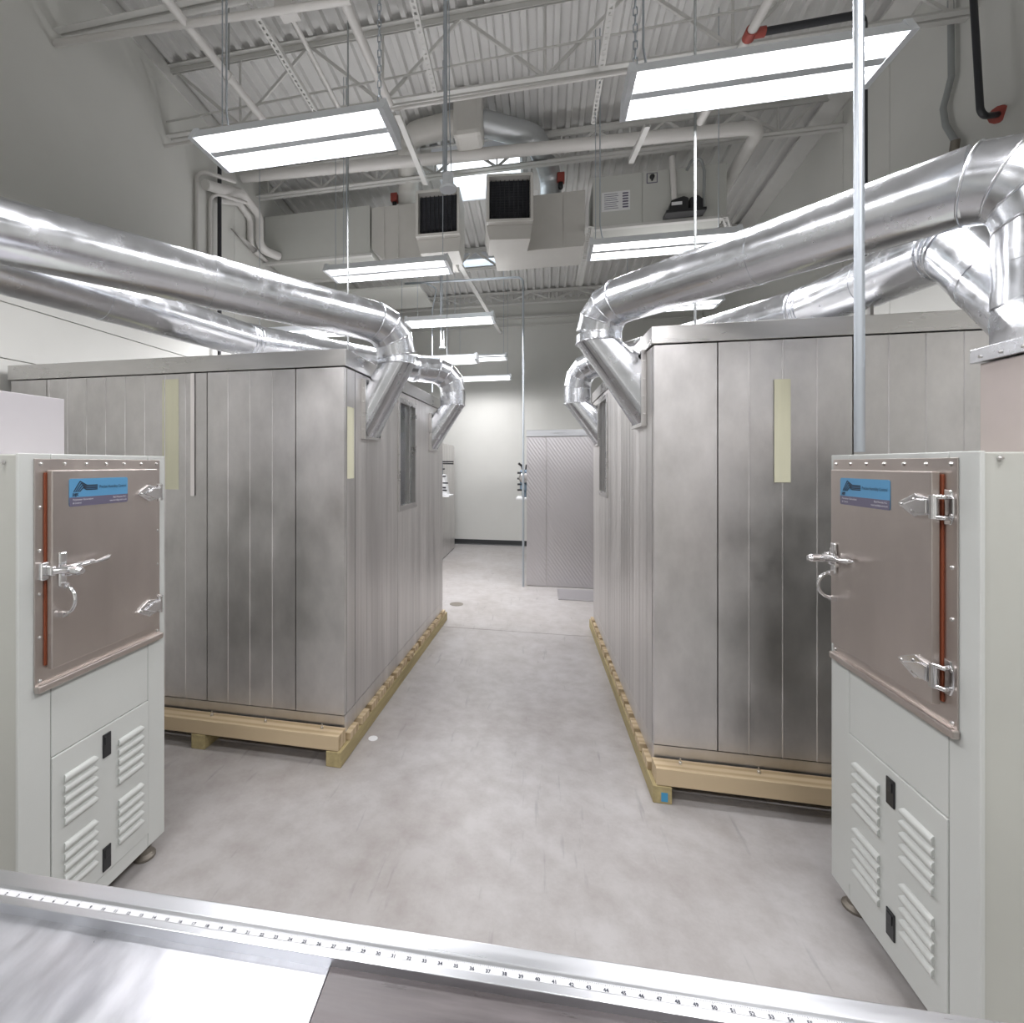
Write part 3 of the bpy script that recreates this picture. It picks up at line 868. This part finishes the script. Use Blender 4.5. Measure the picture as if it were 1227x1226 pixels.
strip_light(.435, 2.60, 3.705, 1.22, LW, 'bright strip light nearest on the right, hung by two chains', [(.05, 'chain'), (.09, 'cord'), (1.1, 'chain')])
strip_light(-2.17, 4.62, 3.70, 1.27, .36, 'strip light second in the left row, below the left air handler', [(.15, 'wire'), (.18, 'cord'), (1.2, 'wire')])
strip_light(.42, 4.57, 3.70, 1.24, .36, 'strip light second in the right row, below the right air handler', [(.06, 'wire'), (.10, 'cord'), (1.1, 'wire')])
strip_light(-1.86, 6.50, 3.70, 1.22, .36, 'strip light third in the left row, behind the near left elbow', [(.15, 'wire'), (.68, 'wire')], 4.40)
strip_light(.90, 6.40, 3.70, 1.22, .36, 'strip light third in the right row, below the near right duct', [(.15, 'wire'), (1.1, 'wire')], 4.53)
strip_light(-1.84, 8.70, 3.63, 1.22, .30, 'strip light fourth in the left row, just above the far elbow', [(.15, 'wire'), (1.16, 'wire')], None, .7)
strip_light(-1.77, 9.62, 3.42, 1.17, .26, 'lowest and farthest strip light, before the far wall', [(.15, 'wire'), (1.1, 'wire')], None, .5)
strip_light(-3.46, 5.20, 3.28, 1.22, .34, 'low strip light at far left under the left air handler', [(.12, 'wire'), (1.1, 'wire')])
strip_light(-2.02, 6.05, 3.05, 1.22, .30, 'low strip light behind the near left elbow, over the left room', [(.22, 'wire'), (.82, 'wire')], 4.40)
# rows carried on behind the viewer, unseen, added to light the fronts
for k, (xx, yy) in enumerate([(-2.0, .6), (.5, .6), (-2.0, -1.5), (.5, -1.5)]):
    strip_light(xx, yy, 3.705, 1.22, LW, ('left' if xx < 0 else 'right') + (' added strip light just behind the viewer' if yy > 0 else ' added strip light farthest behind the viewer'), [(.1, 'wire'), (1.1, 'wire')])

# ================================================================== ROOF STEEL
def joist(y, zt, zb, panel, x_first, label, dbl=True, wr=.012, ch=.045):
    root = thing('bar_joist', (0, y, zb), label, 'roof joist', 'open web roof joists')
    xa, xb = XL + .002, XR - .002
    for nm, z in (('top_chord', zt), ('bottom_chord', zb)):
        m = MB()
        for q in (-1, 1):
            zz = z
            t = .006
            if nm == 'top_chord':
                m.box(xa, xb, y + q * .012 - (0 if q > 0 else .05), y + q * .012 + (.05 if q > 0 else 0), zz - t, zz)
                m.box(xa, xb, y + q * .012 - t / 2, y + q * .012 + t / 2, zz - ch, zz - t)
            else:
                m.box(xa, xb, y + q * .012 - (0 if q > 0 else .05), y + q * .012 + (.05 if q > 0 else 0), zz, zz + t)
                m.box(xa, xb, y + q * .012 - t / 2, y + q * .012 + t / 2, zz + t, zz + ch)
        m.build(nm, 'beam', root)
    x = x_first; up = True
    while x > xa + panel: x -= 2 * panel
    while x < xb - panel:
        for a, b, za, zc in ((x, x + panel, zt - .03, zb + .03), (x + panel, x + 2 * panel, zb + .03, zt - .03)):
            if a < xa or b > xb: continue
            MB().bar((a, y, za), (b, y, zc), wr * 2.4, wr * 1.6, (0, 1, 0)).build('web', 'beam', root)
        if x + panel < xb:
            MB().bar((x + panel, y, zb + .03), (x + panel, y, zt - .03), wr * 1.6, wr * 1.4, (0, 1, 0)).build('web_post', 'beam', root)
        x += 2 * panel
    return root
joist(3.20, deck_z(3.2) - .003, 5.14, .74, -3.0, 'painted open-web joist nearest the viewer, at the top left')
joist(4.38, deck_z(4.38) - .003, 5.08, .74, -0.714, 'painted open-web joist second from the viewer, deep, crossing above the near lights', ch=.055)
joist(5.97, deck_z(5.97) - .003, 5.31, .38, -3.2, 'painted open-web joist just before the air handlers')
joist(8.40, deck_z(8.4) - .003, 5.09, .38, -0.372, 'painted open-web joist behind the blowers', wr=.014)
joist(10.2, deck_z(10.2) - .003, 5.02, .45, 0.654, 'painted open-web joist closest to the far wall', wr=.014)
# wall ledger at the far wall
MB().box(XL, XR, YB - .06, YB, 4.84, 4.89).build('trim_3', 'beam', kind='structure', label='level ledger high on the far wall')
MB().box(XL, XR, YB - .03, YB, 4.68, 4.71).build('trim_4', 'beam', kind='structure', label='thin level rail under the far ledger')

def pipe(name, pts, r, mat, label, cat, seg=10, bend=None, group=None, extra=None):
    P = path(pts, bend) if bend and len(pts) > 2 else pts
    if not extra:
        return MB().tube(P, r, seg).build(name, mat, label=label, cat=cat, group=group)
    root = thing(name, tuple(pts[0]), label, cat, group)
    MB().tube(P, r, seg).build('pipe', mat, root)
    for nm, a, b, rr, mt in extra:
        MB().tube([a, b], rr, 12).build(nm, mt, root)
    return root

# bridging rod and double conduit that follow the second joist
pipe('bridging_bar', [(-3.833, 4.330, 5.223), (1.798, 4.330, 5.372)], .010, 'beam', 'thin pale level bar below the deck, along the second joist', 'bar', 8)
pipe('conduit', [(-3.787, 4.300, 4.959), (2.185, 4.300, 5.003)], .016, 'pipe_white', 'pale conduit run under the bottom chord of the second joist', 'conduit', 8)
pipe('conduit', [(-3.725, 3.150, 5.034), (-1.276, 3.150, 4.902)], .026, 'pipe_white', 'thick pale conduit under the bottom chord of the nearest joist', 'conduit', 10)
# sprinkler main
y = 5.5
a, b = (XL + .09, 5.5, (-4.302, 5.500, 5.349)[2] - .03), (2.150, 5.500, 5.136)
pipe('sprinkler_main', [a, b, (b[0] + .02, y + 1.6, b[2] - .05)], .065, 'pipe_white', 'thick white pipe crossing level before the air handlers, turning back at the right', 'pipe', 16, bend=.14)
# sprinkler branches toward the viewer
def branch(u0, r, label, red=True):
    pass
p0, p1 = (-2.559, 2.967, 4.980), (-2.567, 4.283, 4.980)
dy = (Vector(p0) - Vector(p1))
pipe('sprinkler_branch', [tuple(Vector(p1) + dy * 2.2), p1], .034, 'pipe_white', 'white sprinkler pipe at top left ending in a red coupling', 'pipe', 14,
     extra=[('coupling', tuple(Vector(p1) + Vector((0, -.03, 0))), tuple(Vector(p1) + Vector((0, .03, 0))), .047, 'red'),
            ('clamp', tuple(Vector(p1) + dy * .47 + Vector((0, -.02, 0))), tuple(Vector(p1) + dy * .47 + Vector((0, .02, 0))), .043, 'pipe_white')])
pipe('hanger_rod', [tuple(Vector(p1) + dy * .47 + Vector((0, 0, .04))), tuple(Vector(p1) + dy * .47 + Vector((0, 0, .80)))], .006, 'grey_conduit', 'thin dark rod holding the top left sprinkler pipe', 'rod', 6)
pipe('sprinkler_drop', [tuple(Vector(p1) + Vector((-.03, .0, 0))), tuple(Vector(p1) + Vector((-.42, .0, 0.0)))], .026, 'black_pipe', 'short black pipe from the red coupling at top left', 'pipe', 10)
p0, p1 = (-1.362, 3.239, 5.000), (-1.351, 4.263, 5.000)
dy = (Vector(p0) - Vector(p1))
pipe('sprinkler_branch', [tuple(Vector(p1) + dy * 2.2), p1], .036, 'pipe_white', 'white pipe running back overhead left of centre', 'pipe', 14)
p0, p1 = (-1.795, 3.248, 5.020), (-1.831, 4.355, 5.020)
dy = (Vector(p0) - Vector(p1))
pipe('conduit', [p0, p1], .018, 'pipe_white', 'thin white conduit running back overhead at left, from a junction box', 'conduit', 10)
q = Vector(p0)
MB().box(q.x - .07, q.x + .07, q.y - .07, q.y + .07, q.z - .03, q.z + .05).build('junction_box', 'pipe_white', label='pale square junction box on the nearest joist', cat='junction box', bevel=.004)
p0, p1 = (1.547, 3.824, 4.980), (1.500, 4.473, 4.980)
dy = (Vector(p0) - Vector(p1))
pe = Vector(p0) - dy * .42
pipe('sprinkler_branch', [tuple(Vector(p0) + dy * 1.2), tuple(Vector(p1) - dy * .9)], .036, 'pipe_white', 'white sprinkler pipe at upper right with a red tee', 'pipe', 14,
     extra=[('coupling', tuple(pe + Vector((0, -.04, 0))), tuple(pe + Vector((0, .04, 0))), .044, 'red'),
            ('coupling', tuple(pe + Vector((.03, 0, 0))), tuple(pe + Vector((.10, 0, 0))), .036, 'red')])
xx = (2.202, 4.000, 4.898)
pipe('sprinkler_riser', [tuple(pe + Vector((.08, 0, 0))), (2.272, pe.y + .02, pe.z + .03), (2.272, pe.y + .02, 3.0)], .027, 'black_pipe', 'black iron pipe from the red tee, bending down beside the right light', 'pipe', 12, bend=.07)
# right wall services
pipe('conduit', [(3.080, 4.521, 5.327), (3.080, 4.513, 4.729), (3.080, 4.594, 4.542), (3.080, 4.569, 4.395), (3.080, 4.474, 4.204)], .021, 'grey_conduit', 'grey bent conduit ending at a fitting on the right wall', 'conduit', 10,
     extra=[('fitting', (3.070, 4.459, 4.208), (3.070, 4.475, 4.129), .028, 'foot')])
pipe('sprinkler_pipe', [(2.950, 4.149, 5.244), (2.950, 4.075, 4.138), (3.120, 4.157, 4.187)], .020, 'black_pipe', 'black iron pipe turning into the right wall at a red collar', 'pipe', 12, bend=.05,
     extra=[('escutcheon', (3.100, 4.143, 4.180), (3.118, 4.154, 4.185), .055, 'red')])
# left wall services
pipe('black_pipe', [(-3.660, 5.059, 5.189), ((-3.660, 5.059, 5.189)[0], (-3.660, 5.059, 5.189)[1], 0.0)], .024, 'black_pipe', 'upright black pipe by the left wall', 'pipe', 10)
for k, (u0, vt) in enumerate(((235, 205), (247, 214))):
    pipe('conduit', [(XL + .03, 4.743 + .22 * k, 3.2), (XL + .03, 4.743 + .22 * k, 4.982 - .12 * k), (XL + .30, 4.743 + .22 * k + .3, 4.982 - .13 * k)], .022, 'pipe_white',
         ('outer' if k == 0 else 'inner') + ' pale conduit bending over at the top of the left wall', 'conduit', 10, bend=.12)
# insulated pipes in front of the left air handler
pipe('insulated_pipe', [(-3.600, 4.735, 4.799), (-3.600, 4.961, 4.878), (-3.600, 5.406, 5.060), (-3.600, 5.787, 4.983), (-3.600, 5.787, 4.549), (-3.50, 6.09, (-3.656, 6.100, 4.563)[2])], .055, 'pipe_white', 'thick white insulated pipe dropping to the left air handler, inner one', 'pipe', 14, bend=.12)
pipe('insulated_pipe', [(-3.690, 5.085, 4.820), (-3.690, 5.471, 4.991), (-3.690, 5.721, 4.916), (-3.690, 5.721, 4.550), (-3.690, 5.815, 4.547)], .04, 'pipe_white', 'white insulated pipe dropping to the left air handler, outer one', 'pipe', 14, bend=.10)

# strut channel hangers
def strut(p0, p1, w, label, holes_=True):
    a = Vector(p0); b = Vector(p1); d = b - a; L = d.length; dn = d / L
    s = dn.cross(Vector((0, 0, 1))).normalized(); u = s.cross(dn)
    root = thing('strut_channel', tuple(a), label, 'strut')
    m = MB(); t = .003
    if holes_:
        n = int(L / .05); hw = w * .22
        for q in (-1, 1):
            c0 = a + s * q * (w / 2 + hw) / 2; c1 = b + s * q * (w / 2 + hw) / 2
            m.bar(c0, c1, w / 2 - hw, t, u)
        for i in range(n + 1):
            c = a + dn * (L * i / n)
            m.bar(c - dn * .012, c + dn * .012, hw * 2.02, t, u)
    else:
        m.bar(a, b, w, t, u)
    for q in (-1, 1):
        m.bar(a + s * q * w / 2 + u * .02, b + s * q * w / 2 + u * .02, t, .04, u)
    m.build('channel', 'beam', root)
    return root
strut((-2.051, 3.179, 5.030), (-2.074, 4.263, 5.030), .045, 'perforated strut channel at top left running back')
strut((-0.897, 3.245, 5.030), (-0.933, 4.258, 5.030), .045, 'perforated strut channel running back, just left of the hanging sensor')
strut((0.483, 3.523, 5.020), (0.477, 4.240, 5.020), .05, 'perforated strut channel running back at top centre')
strut((0.477, 4.358, 5.000), (0.476, 4.900, 5.000), .042, 'short perforated strut channel under the second joist')
strut((-1.284, 4.274, 4.900), (-1.293, 5.415, 4.900), .05, 'plain strut channel running back to the left blower', False)
strut((0.962, 4.900, 4.900), (0.908, 5.463, 4.900), .05, 'plain strut channel running back to the right air handler', False)
strut((-1.157, 6.233, 4.500), (-0.863, 10.445, 4.500), .06, 'pale strut running back below the blowers', False)

# ================================================================== AIR HANDLERS
def air_handler(x0, x1, y0, y1, z0, z1, label, seams, right):
    root = thing('air_handler', ((x0 + x1) / 2, (y0 + y1) / 2, z0), label, 'air handler')
    MB().box(x0 + .01, x1 - .01, y0 + .012, y1, z0, z1).build('casing', 'ahu', root)
    ed = [x0] + seams + [x1]
    for i in range(len(ed) - 1):
        MB().box(ed[i] + .003, ed[i + 1] - .003, y0, y0 + .014, z0 + .004, z1 - .004).build('access_panel', 'ahu', root, bevel=.003)
    MB().box(x0 - .02, x1 + .02, y0 - .01, y0 + .05, z0 - .03, z0 - .001).build('base_rail', 'beam', root)
    MB().box(x0 - .02, x1 + .02, y1 - .05, y1 + .01, z0 - .03, z0 - .001).build('base_rail', 'beam', root)
    if right:
        MB().box(x0 + .10, x0 + .42, y0 - .002, y0, z0 + .17, z0 + .40).build('notice', 'paper', root)['label'] = 'printed wiring notice'
        m = MB()
        for i in range(8): m.box(x0 + .13, x0 + .29 - .01 * (i % 3), y0 - .003, y0 - .002, z0 + .20 + i * .024, z0 + .206 + i * .024)
        for i in range(6): m.box(x0 + .335, x0 + .40, y0 - .003, y0 - .002, z0 + .20 + i * .032, z0 + .218 + i * .032)
        m.build('notice_lines', 'label_grey', root)
        MB().box(x0 + .60, x0 + .72, y0 - .003, y0, z0 + .45, z0 + .57).build('switch_plate', 'label_grey', root, bevel=.002)
        MB().box(x0 + .61, x0 + .71, y0 - .004, y0 - .003, z0 + .46, z0 + .56).build('switch_face', 'ahu', root)
        MB().lathe([(.028, 0), (.026, .02), (.01, .03)], (x0 + .66, y0 - .004, z0 + .52), (0, -1, 0), 12).box(x0 + .652, x0 + .668, y0 - .03, y0 - .004, z0 + .475, z0 + .52).build('switch_knob', 'black', root)
    return root
air_handler(XL + .02, -2.20, 6.1, 6.85, 4.50, 5.13, 'left grey air handler hung under the roof', [], False)
air_handler(.585, 2.04, 6.1, 6.75, 4.56, 5.155, 'right grey air handler hung under the roof with a notice on its face', [1.14, 1.50], True)
# pump on the right air handler
root = thing('condensate_pump', (1.56, 6.0, 4.57), 'small black pump on the front of the right air handler', 'pump')
MB().box(1.36, 1.78, 5.93, 6.09, 4.565, 4.60).build('pump_tray', 'black', root, bevel=.006)
MB().prism([(1.39, 4.60), (1.42, 4.72), (1.55, 4.755), (1.60, 4.73), (1.60, 4.60)], 'y', 5.95, 6.08).build('pump_tank', 'black', root, bevel=.012)
MB().prism([(1.615, 4.60), (1.615, 4.73), (1.70, 4.75), (1.75, 4.70), (1.75, 4.60)], 'y', 5.95, 6.08).build('pump_motor', 'black', root, bevel=.012)
MB().box(1.42, 1.53, 5.945, 5.95, 4.655, 4.69).build('pump_sticker', 'paper', root)
pipe('drain_pipe', [(1.440, 6.020, 5.242), (1.475, 6.020, 4.650)], .03, 'pipe_white', 'white drain pipe on the right air handler beside the pump', 'pipe', 10)
pipe('flex_conduit', [(1.592, 6.000, 5.060), (1.653, 6.000, 5.184), (1.740, 6.000, 5.173), (1.774, 6.000, 5.029), (1.765, 6.000, 4.590)], .016, 'grey_conduit', 'grey looping flexible conduit feeding the pump', 'conduit', 8, bend=.06)
# plenums and their blowers
def plenum(x0, x1, y0, y1, z0, z1, cham, label, left):
    root = thing('duct_plenum', ((x0 + x1) / 2, (y0 + y1) / 2, z0), label, 'duct')
    if left:
        m = MB().prism([(x0, z0 + .16), (x0 + cham, z0), (x1, z0), (x1, z1), (x0, z1)], 'y', y0, y1)
    else:
        m = MB().prism([(x0, z0), (x1 - .02, z0), (x1, z0 + .06), (x1, z1), (x0, z1)], 'y', y0, y1)
    m.build('plenum_box', 'hvac_duct', root, bevel=.004)
    for f in ((.16, .34) if left else (.30, .78)):
        xs = x0 + (x1 - x0) * f
        MB().box(xs - .012, xs + .012, y0 - .012, y0, z0 + .02, z1).build('drive_slip', 'hvac_duct', root)
    return root
plenum(-2.19, -1.13, 6.12, 6.72, 4.40, 5.10, .16, 'left plenum duct between the left air handler and its blower', True)
plenum(-.60, .50, 6.12, 6.70, 4.36, 5.03, .16, 'right plenum duct between the blower and the right air handler', False)
def blower(xc, zc, w, h, y0, depth, yaw, label):
    root = thing('vent_box', (xc, y0, zc), label, 'vent', rz=yaw)
    t = .03
    m = MB()
    a, b = w / 2, h / 2
    m.prism([(-a, -b), (a, -b), (a * .92, -b - .16), (-a * .86, -b - .16)], 'y', .10, depth)
    m.build('vent_chin', 'hvac_duct', root, local=True)
    m = MB()
    m.box(-a, -a + t, 0, depth, -b, b); m.box(a - t, a, 0, depth, -b, b); m.box(-a + t, a - t, 0, depth, b - t, b); m.box(-a + t, a - t, 0, depth, -b, -b + t)
    m.box(-a + t, a - t, depth - .02, depth, -b + t, b - t)
    m.build('vent_frame', 'hvac_duct', root, local=True, bevel=.003)
    m = MB(); m.box(-a + t, a - t, .20, .21, -b + t, b - t); m.build('vent_core', 'grille', root, local=True)
    n = 16
    for i in range(n):
        z = -b + t + (i + .5) * (h - 2 * t) / n
        m = MB(); m.add([(-a + t, .10, z + .010), (a - t, .10, z + .010), (a - t, .14, z - .010), (-a + t, .14, z - .010), (-a + t, .103, z + .013), (a - t, .103, z + .013), (a - t, .143, z - .007), (-a + t, .143, z - .007)],
                        [(0, 1, 2, 3), (7, 6, 5, 4), (0, 4, 5, 1), (1, 5, 6, 2), (2, 6, 7, 3), (3, 7, 4, 0)])
        m.build('blade', 'grille', root, local=True)
    for i in range(9):
        x = -a + t + (i + .5) * (w - 2 * t) / 9
        m = MB(); m.box(x - .004, x + .004, .085, .098, -b + t, b - t); m.build('upright_blade', 'black', root, local=True)
    return root
blower((-1.201, 5.620, 4.692)[0], (-1.201, 5.620, 4.692)[2], .52, .54, 5.62, .5, math.radians(2), 'left dark louvred blower mouth under the roof')
blower((-0.358, 5.580, 4.752)[0], (-0.358, 5.580, 4.752)[2], .52, .54, 5.58, .54, math.radians(8), 'right dark louvred blower mouth under the roof')
# exhaust flue with two arms
root = thing('roof_flue', (-0.781, 5.300, 5.430), 'grey flue dropping from the deck and splitting to both plenums', 'flue')
c = Vector((-0.781, 5.300, 5.430))
hw = .155
MB().prism([(c.x - hw, c.y - hw), (c.x + hw, c.y - hw), (c.x + hw, c.y + hw), (c.x - hw, c.y + hw)], 'z', (-0.781, 5.300, 5.231)[2], deck_z(5.3)).build('flue_trunk', 'hvac_duct', root, bevel=.05)
zl = (-1.386, 5.400, 5.488)[2]
MB().tube(path([(c.x - .1, 5.4, zl + .06), ((-1.503, 5.400, 5.599)[0], 5.5, zl + .06), ((-1.726, 6.200, 6.169)[0], 6.25, zl - .10), ((-1.770, 6.400, 6.310)[0], 6.4, 5.05)], .2, 4), .13, 20, sharp=True).build('flue_arm', 'hvac_duct', root)
MB().tube(path([(c.x + .1, 5.4, zl + .03), ((-0.093, 5.700, 5.413)[0], 5.7, zl - .02), ((0.104, 6.400, 5.623)[0], 6.4, zl - .05), ((0.104, 6.400, 5.623)[0], 6.4, 5.0)], .2, 4), .13, 20, sharp=True).build('flue_arm', 'flue', root)
for nm, uv, lb in (('a', (-1.927, 6.300, 5.253), 'red damper motor above the left plenum'), ('b', (0.223, 6.300, 5.267), 'red damper motor above the right plenum')):
    q = Vector(uv)
    root = thing('damper_motor', tuple(q), lb, 'motor')
    MB().box(q.x - .045, q.x + .045, q.y - .05, q.y + .05, q.z - .02, q.z + .09).build('motor_case', 'red', root, bevel=.008)
    MB().lathe([(.02, -.10), (.03, -.08), (.03, -.02)], tuple(q), seg=10).build('motor_stem', 'black', root)
# unistrut trapeze ends near the right light
strut((0.553, 7.861, 4.500), (0.540, 5.949, 4.500), .10, 'perforated strut under the left edge of the right air handler')
strut((2.229, 6.537, 4.490), (1.98, 6.0, 4.490), .06, 'perforated strut under the right edge of the right air handler')
# overhead panel under left air handler
MB().box(-3.3, -1.75, 6.95, 7.9, 4.33, 4.37).build('drain_pan', 'ahu', label='pale pan hung behind the left air handler', cat='pan', bevel=.004)

# ================================================================== HANGING POLES, SENSORS, CONDUITS
pt = (0.963, 1.790, 3.374); pb = (0.783, 1.432, 1.790)
pipe('power_conduit', [(pb[0] * 1.2, pb[1] * 1.2, 1.786), (pb[0] * 1.19, pb[1] * 1.2, deck_z(2))], .0135, 'conduit', 'tall bright conduit rising from the right test cabinet', 'conduit', 14)
def sensor(px, zs, zt, r, label, disc):
    root = thing('ceiling_sensor', px, label, 'sensor')
    x, y, z = px
    MB().tube([(x - .02, y, z + .12), (x - .02, y, zt)], .014, 10).build('drop_pole', 'conduit', root)
    MB().tube([(x + .025, y, z + .10), (x + .01, y, z + .5), (x, y, zt)], .004, 6).build('cord', 'conduit', root)
    MB().lathe([(r * .95, .0), (r, .015), (r * .8, .03), (r * .62, .035), (r * .62, .11), (r * .2, .13)], (x, y, z), seg=20).build('sensor_head', 'white_enamel' if disc else 'grey_conduit', root)
sensor((-0.649, 3.400, 3.674), 0, deck_z(3.4), .062, 'white round sensor on a long pole at centre, before the blowers', True)
sensor((-1.422, 7.000, 3.421), 0, deck_z(7.0), .05, 'small grey sensor on a pole farther back, over the aisle', False)
c0 = (0.873, 3.120, 2.588)
pipe('thin_conduit', [(c0[0], c0[1], 2.49), (c0[0], c0[1], deck_z(c0[1]))], .0075, 'grey_conduit', 'thin bright conduit dropping to the roof of the right room', 'conduit', 8)
c0 = (-1.418, 3.450, 2.657)
pipe('thin_conduit', [(c0[0], c0[1], 2.44), (c0[0], c0[1], deck_z(c0[1]))], .0075, 'grey_conduit', 'thin bright conduit dropping to the roof of the left room', 'conduit', 8)
pipe('bent_conduit', [(-2.021, 7.120, 4.453), (-0.268, 7.120, 4.417), ((-0.268, 7.120, 4.417)[0], 7.12, 0.0)], .016, 'conduit', 'bright conduit bending down beside the far diamond-plate room', 'conduit', 10, bend=.09)
pipe('bent_conduit', [(-1.725, 7.120, 4.456), (-1.535, 7.120, 4.342), (-1.598, 7.120, 4.025), (-1.598, 7.120, 2.814)], .012, 'conduit', 'thin offset conduit behind the near left elbow', 'conduit', 8, bend=.05)

# ================================================================== FAR END
root = thing('storage_room', (.22, 7.5, 0), 'far steel room with diamond-plate front at the end of the aisle', 'chamber')
MB().box(-.21, .75, 7.2, 9.2, 0, 2.14).build('core', 'panel', root)
for x0, x1 in ((-.222, .055), (.06, .76)):
    MB().box(x0, x1 - .004, 7.18, 7.2, .01, 2.14).build('front_panel', 'diamond', root, bevel=.002)
MB().box(-.225, .765, 7.16, 9.22, 2.142, 2.235).build('roof_cap', 'rail', root, bevel=.003)
MB().box(.20, .80, 6.52, 7.05, 0, .012).build('floor_plate', 'iron_plate', label='flat steel plate lying before the far diamond-plate room', cat='plate', bevel=.003)
root = thing('storage_room', (-2.3, 9.3, 0), 'far left steel cabinet room beyond the left walk-in room', 'chamber')
MB().box(-3.2, -1.80, 8.45, 10.06, 0, 2.13).build('core', 'panel', root, bevel=.004)
for i in range(3):
    MB().box(-1.80, -1.785, 8.46 + i * .535, 8.46 + i * .535 + .528, .02, 2.1).build('side_panel', 'panel', root, bevel=.002)
# instruments fixed to the sides of the far rooms
root = thing('wall_instrument', (-.30, 7.9, 1.21), 'blue-grey instrument on a white shelf at the side of the far diamond-plate room', 'instrument')
MB().box(-.40, -.212, 7.7, 8.2, 1.195, 1.225).build('shelf', 'paper', root, bevel=.006)
MB().box(-.35, -.212, 7.82, 8.06, 1.33, 1.66).build('instrument_body', 'blue_grey', root, bevel=.03)
MB().box(-.32, -.25, 7.88, 8.0, 1.225, 1.34).build('instrument_base', 'blue_grey', root, bevel=.008)
MB().lathe([(.075, 0), (.08, .03), (.06, .06), (.02, .065)], (-.285, 7.82, 1.53), (0, -1, 0), 14).build('dial', 'satin', root)
MB().tube([(-.30, 7.9, 1.65), (-.32, 7.88, 1.72), (-.37, 7.86, 1.76)], .018, 8).build('lever', 'black', root)
MB().tube([(-.26, 7.9, 1.65), (-.25, 7.9, 1.74)], .012, 8).build('lever', 'black', root)
for i in range(4):
    MB().tube([(-.30, 7.84, 1.34 + .09 * i), (-.385, 7.82, 1.34 + .09 * i)], .015, 8).build('knob', 'black', root)
root = thing('wall_instrument', (-1.72, 8.75, 1.2), 'white instrument with thin black arms on the far left steel room', 'instrument')
MB().box(-1.786, -1.62, 8.55, 9.0, 1.16, 1.19).build('shelf', 'paper', root, bevel=.006)
MB().prism([(-1.786, 1.19), (-1.66, 1.19), (-1.69, 1.36), (-1.72, 1.56), (-1.786, 1.56)], 'y', 8.62, 8.86).build('instrument_body', 'paper', root, bevel=.01)
for z, l in ((1.79, .24), (1.755, .24), (1.66, .08), (1.53, .10), (1.41, .14), (1.33, .10), (1.28, .12)):
    MB().tube([(-1.786, 8.64, z), (-1.786 + l, 8.60, z)], .012, 8).build('arm', 'black', root)
MB().box(-1.786, -1.75, 8.62, 8.68, 1.19, 1.81).build('instrument_post', 'blue_grey', root)

# floor discs
MB().lathe([(.085, 0), (.085, .003), (.07, .0035)], (-1.050, 6.059, 0.000), seg=20).build('floor_cleanout', 'foot', label='dark round cover let into the far aisle floor', cat='floor cover')
MB().lathe([(.03, 0), (.03, .002), (.025, .0025)], (-1.057, 2.985, 0.000), seg=18).build('floor_dot', 'paper', label='small white disc stuck on the floor by the left skid base', cat='floor marker')

# ================================================================== SAW TABLE IN THE FOREGROUND
A = math.atan2(.085, 1.76)
root = thing('saw_table', (-.3, .88, 0), 'aluminium saw table with a ruled rail and dark insert in the foreground', 'table', rz=A)
zt = .86
inv = INV[root.name]
def L2(p): return inv @ Vector(p)
xe = L2((-0.369, 0.824, 0.862)).x
put = lambda m, n, mt, **k: m.build(n, mt, k.pop('parent', root), local=True, **k)
put(MB().box(-1.6, xe, -1.25, -.062, zt - .03, zt), 'table_plate', 'table_al', bevel=.002)
put(MB().box(xe + .002, 1.35, -1.25, -.052, zt - .03, zt + .004), 'dark_insert', 'dark_board', bevel=.002)
rl = put(MB().prism([(-.066, zt - .03), (-.066, zt + .020), (-.050, zt + .020), (-.047, zt + .016), (-.034, zt + .016), (-.031, zt + .022), (.0, zt + .022), (.004, zt + .018), (.004, zt - .03)], 'x', -1.6, 1.35), 'fence_rail', 'rail', bevel=.0015)
rl['label'] = 'bright extruded rail with a ruled scale'
sc_ = put(MB().box(-1.6, 1.35, -.0472, -.0338, zt + .016, zt + .0168), 'scale_strip', 'scale_white', parent=rl)
x9 = L2((-0.871, 0.807, 0.877)).x; x26 = L2((-0.398, 0.835, 0.877)).x
pit = (x26 - x9) / 17
bmm = bmesh.new()
for n in range(1, 75):
    xx = x9 + (n - 9) * pit
    if xx > 1.3: break
    me = text_mesh(str(n), .0085, .0003, 'CENTER')
    me.transform(Matrix.Translation((xx, -.0465, zt + .0173)))
    bmm.from_mesh(me); bpy.data.meshes.remove(me)
    for k in range(8):
        xt = xx + pit * k / 8; h = .0035 if k == 0 else (.0024 if k == 4 else .0016)
        vs = [bmm.verts.new(p) for p in ((xt - .0003, -.0345 - h, zt + .0173), (xt + .0003, -.0345 - h, zt + .0173), (xt + .0003, -.0345, zt + .0173), (xt - .0003, -.0345, zt + .0173))]
        bmm.faces.new(vs)
me = bpy.data.meshes.new('scale_marks'); bmm.to_mesh(me); bmm.free(); me.materials.clear(); me.materials.append(M['ink'])
o = bpy.data.objects.new('scale_marks', me); COL.objects.link(o); o.parent = rl; o['kind'] = 'stuff'
put(MB().box(-1.55, 1.3, -1.2, -1.14, zt - .12, zt - .031), 'apron', 'cab_shaded')
put(MB().box(-1.55, 1.3, -.12, -.07, zt - .12, zt - .031), 'apron', 'cab_shaded')
for x in (-1.5, 1.24):
    for y in (-1.19, -.125):
        put(MB().box(x, x + .05, y, y + .05, 0, zt - .12), 'leg', 'cab_shaded', bevel=.003)
